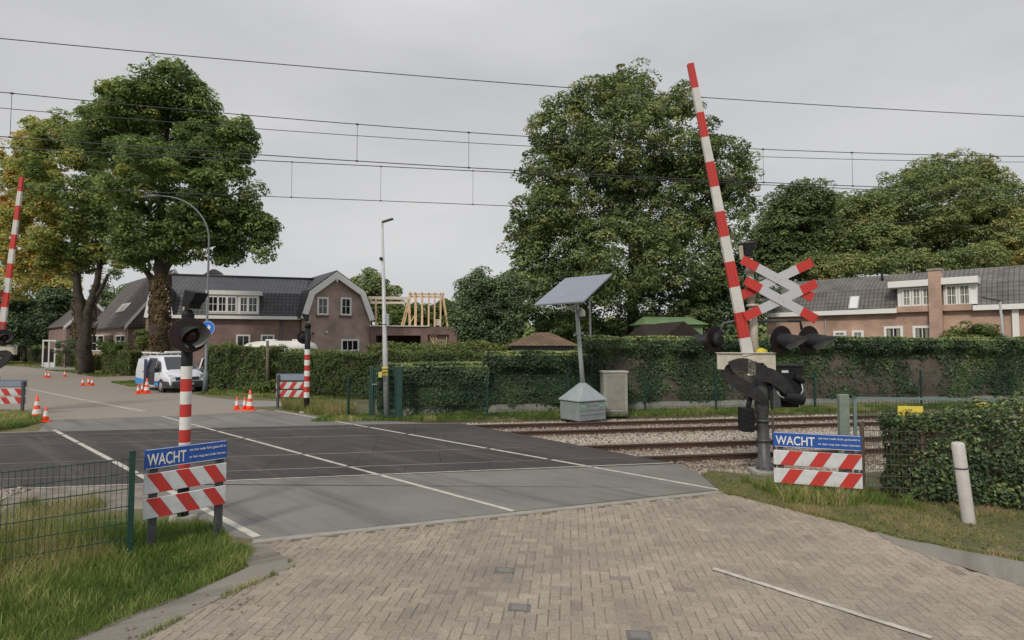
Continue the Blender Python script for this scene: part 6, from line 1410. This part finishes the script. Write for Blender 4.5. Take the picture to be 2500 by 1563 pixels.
tree('yellow green tree behind the far left barrier', 'broadleaf_tree', [(120, 680, 55, 42, 0.25), (70, 690, 50, 50, 0.25), (150, 710, 35, 35, 0.2)], 75, 8000, 0.36, leaf_dark, 115, clump=1.2, base=(0.5, 0.12), r0=0.35)
gd = 'dark garden trees at the end of the side road'
for i, (lb, lab) in enumerate((([(60, 790, 40, 55), (30, 760, 40, 50), (85, 760, 34, 45)], 'dark conifer like tree left of the far house'), ([(140, 730, 30, 45), (160, 760, 24, 40), (110, 800, 28, 40)], 'dark tree before the roof of the far house'), ([(10, 820, 45, 42), (-40, 800, 60, 60)], 'dark tree at the left edge behind the round lamp'))):
    tree(lab, 'bushy_tree', lb, 78 - 4 * i, 10000, 0.38, leaf_blue, 120 + i, clump=1.1, base=(0.25, 0.12), group=gd, r0=0.3)
base = G(30, 883)
Yb = base.y; P = lambda x, y, d=0: At(x, y, Yb + d)
tree('tree with an orange crown cut by the left edge, its stout trunk at the grass', 'chestnut_tree', [(5, 420, 60, 75, 0.35), (-40, 500, 90, 110, 0.2), (10, 560, 55, 80, 0.1), (-20, 650, 60, 60, 0.1), (-80, 420, 90, 100, 0.2), (12, 700, 40, 50, 0.2)], Yb, 14000, 0.4, leaf_dark, 130, [([base, P(30, 820), P(28, 740), P(15, 620), P(-10, 480)], 0.85, 0.25), ([P(28, 760), P(60, 690)], 0.4, 0.15)], 1.5, (0.4, 0.12))
gs = 'garden bushes before the houses'
for i, (lb, Y, lab, m_) in enumerate((([(160, 850, 28, 16), (175, 838, 22, 12)], 60, 'dark bush between the far house and the dark trunk', leaf_blue), ([(270, 845, 28, 16), (295, 850, 24, 14)], 46.5, 'light bush before the cream front of the brown roofed house', leaf_bright), ([(349, 820, 14, 14), (352, 838, 14, 12)], 42, 'round light green bush left of the ivy clad trunk', leaf_bright),
        ([(715, 905, 26, 24), (700, 880, 22, 24)], 27.6, 'shrub with pale leaves in the hedge gap before the caravan', leaf_bright), ([(650, 948, 32, 14), (625, 955, 26, 10), (672, 940, 16, 14)], 27.6, 'low green shrub at the foot of the wooden pole', leaf_bright))):
    tree(lab, 'bush', lb, Y, 3000, 0.14, m_, 140 + i, clump=0.35, base=(0.4, 0.15), group=gs, r0=0.05)
# far wood line that closes the horizon, one mass
rng = np.random.default_rng(9); k = 26000
s = rng.uniform(0, 1, k); ang = R(150) - s * R(140); rad = 150 + 12 * vnoise(s * 60, s * 0, 5, 1.0) + rng.uniform(-6, 6, k)
h = (7 + 6 * vnoise(s * 140, s * 0, 6, 1.0)) * rng.uniform(0, 1, k) ** 0.7
V, Fq = leaf_quads(np.stack([rad * np.cos(ang), rad * np.sin(ang), h], 1), unit(np.stack([-np.cos(ang), -np.sin(ang), np.full(k, 0.6)], 1) + rng.normal(size=(k, 3)) * 0.5), 2.2, rng)
tag(nmesh('far_wood', V, Fq, 4, leaf_broad, None, np.clip(0.4 + 0.15 * rng.normal(size=k), 0, 1)), 'far line of trees closing the horizon', 'trees', kind='stuff')

# ================================================================== GRASS
grass_m = leaf_mat('grass_blades', [(0.0, (0.045, 0.085, 0.018)), (0.4, (0.09, 0.145, 0.028)), (0.68, (0.155, 0.20, 0.045)), (0.9, (0.30, 0.29, 0.12)), (1.0, (0.38, 0.32, 0.17))], 0.6, 0.35, scale=1.35)
grass_d = leaf_mat('dry_grass_blades', [(0.0, (0.09, 0.13, 0.03)), (0.45, (0.17, 0.19, 0.05)), (0.75, (0.28, 0.26, 0.10)), (1.0, (0.36, 0.27, 0.15))], 0.7, 0.3, scale=1.10)
def stuff(o, lab, cat='grass'): return tag(o, lab, cat, kind='stuff')
NL = [(-3.5, 7.05), (-3.12, 6.85), (-2.98, 6.22), (-3.24, 5.55), (-3.5, 5.08), (-3.74, 4.6), (-4.4, 3.9), (-9.5, 3.2), (-12, 6.3), (-8, 6.9), (-5.6, 7.5), (-4.6, 7.75), (-4.1, 7.8)]
def tall(q): return 0.55 + 0.75 * np.clip((-3.9 - q[:, 0]) / 1.6, 0, 1)
stuff(blades('grass', NL, 76000, 0.19, 0.0048, grass_m, 201, patch=0.9, lean=0.7, hb=tall), 'long green grass around the near fence and WACHT board at bottom left')
stuff(blades('grass', [T(-5.2, 8.6), T(-4.1, 8.9), T(-5.3, 10.2), T(-7, 9.9), T(-13, 9.8), T(-13, 9.3), T(-7, 9.4)], 5000, 0.16, 0.005, grass_d, 212, patch=0.6, lean=0.8, thr=0.4), 'weeds between the service path and the ballast')
stuff(blades('grass', [(-4.6, 6.3), (-4.9, 7.3), (-10, 6.6), (-9, 4.0), (-5.8, 4.6)], 3000, 0.62, 0.0035, grass_d, 202, patch=1.0, lean=0.35, thr=0.42), 'tall seeding grass stems along the near mesh fence')
VR = [G(1712, 1160), G(1757, 1199), G(1861, 1226), G(2068, 1279), G(2223, 1320), G(2500, 1370), Vector((6.72, 5.86, 0)), Vector((8.5, 4.42, 0)), Vector((11, 2.22, 0)), Vector((13, 5.0, 0)), Vector((11, 8.2, 0)), Vector((6.5, 9.9, 0)), Vector((3.9, 11.0, 0))]
sheet('verge', VR, 0.0245, grass_ground, thick=0.04)
stuff(blades('grass', VR, 66000, 0.07, 0.0048, grass_d, 203, patch=0.7, lean=1.0, thr=0.27), 'short patchy grass of the right verge, under the board and hedge')
stuff(blades('grass', [(4.3, 8.8), (6.1, 8.3), (6.3, 9.6), (4.1, 10.2)], 6000, 0.22, 0.006, grass_m, 204, patch=0.5, lean=0.8, thr=0.45), 'fresh green weeds behind the right WACHT board')
FARV = [on_p(760, 18.9), on_p(850, 18.75), on_p(1120, 18.55), on_p(2600, 18.6), on_p(2600, 19.9), on_p(930, 19.9), on_p(860, 20.4), on_p(790, 19.9)]
stuff(blades('grass', FARV, 30000, 0.15, 0.010, grass_m, 205, patch=0.9, lean=0.8, thr=0.25), 'rough grass strip along the far mesh fence')
stuff(blades('grass', [G(687, 993), G(862, 993), G(868, 1020), G(800, 1018), G(745, 1010), G(690, 1000)], 6000, 0.32, 0.010, grass_d, 206, patch=1.1, lean=0.7), 'dry grass around the far signal post')
stuff(blades('grass', [G(480, 963), G(700, 975), G(880, 976), G(860, 958), G(670, 950), G(520, 955)], 14000, 0.14, 0.014, grass_m, 207, patch=1.5, lean=0.8), 'grass strip at the foot of the hedges beyond the crossing')
stuff(blades('grass', [G(-40, 1010), G(60, 1012), G(108, 1022), G(96, 1033), G(60, 1044), G(-60, 1052)], 9000, 0.16, 0.011, grass_m, 208, patch=1.2, lean=0.8), 'grass corner under the left edge board beyond the tracks')
stuff(blades('grass', [G(110, 904), G(190, 905), G(330, 915), G(240, 920), G(160, 909)], 5000, 0.12, 0.03, grass_m, 209, lean=0.8), 'grass verge at the foot of the dark trunk')
stuff(blades('grass', [G(270, 934), G(345, 930), G(350, 942), G(320, 945)], 3000, 0.12, 0.02, grass_m, 211, lean=0.8), 'small grass patch left of the van')
stuff(blades('grass', [G(-60, 880), G(70, 881), G(110, 900), G(60, 893), G(-60, 890)], 6000, 0.14, 0.04, grass_m, 210, lean=0.8), 'grass around the far left trunk')
# fallen leaves on the right verge and kerb
rng = np.random.default_rng(12); q = poly_sample([(p[0], p[1]) for p in VR], 1500, rng)
V, Fq = leaf_quads(np.concatenate([q, rng.uniform(0.012, 0.06, (1500, 1))], 1), unit(rng.normal(size=(1500, 3)) * 0.4 + np.array([0, 0, 1.0])), 0.055, rng)
stuff(nmesh('fallen_leaves', V, Fq, 4, ivy_brown, None, np.clip(0.5 + 0.25 * rng.normal(size=1500), 0, 1)), 'brown fallen leaves on the right verge', 'leaves')
joint = strip_in[1:8]
stuff(blades('grass', [p + Vector((0.05, 0.0, 0)) for p in joint] + [p - Vector((0.03, 0.02, 0)) for p in joint[::-1]], 1300, 0.05, 0.004, grass_m, 213, patch=0.25, lean=1.0, thr=0.5, z0=0.014), 'small weeds in the joint between the left strip and the bricks')
stuff(blades('grass', [p + Vector((0.0, 0.03, 0)) for p in VR[1:6]] + [p - Vector((0.05, 0.08, 0)) for p in VR[1:6][::-1]], 2500, 0.05, 0.005, grass_d, 214, patch=0.3, lean=1.0, thr=0.4, z0=0.014), 'low grass creeping over the right edge of the bricks')
q = np.concatenate([poly_sample([(p[0], p[1]) for p in NL[:8]] + [(-3.0, 3.9)], 60, rng) * 1.0, poly_sample([(-3.4, 7.0), (-2.2, 6.9), (-2.4, 4.6), (-3.6, 4.6)], 50, rng)])
V, Fq = leaf_quads(np.concatenate([q, rng.uniform(0.018, 0.026, (len(q), 1))], 1), unit(rng.normal(size=(len(q), 3)) * 0.25 + np.array([0, 0, 1.0])), 0.035, rng)
stuff(nmesh('fallen_leaves', V, Fq, 4, ivy_brown, None, np.clip(0.4 + 0.25 * rng.normal(size=len(q)), 0, 1)), 'scattered small brown leaves on the left concrete strip', 'leaves')
# reddish soil pocket by the near board
sheet('soil', [G(430, 1262), G(540, 1262), G(604, 1312), G(618, 1334), G(600, 1348), G(480, 1330), G(390, 1300)], 0.004, mat('bare_soil', (0.10, 0.075, 0.05), 0.95, (0.17, 0.13, 0.085), 6, 0.6))
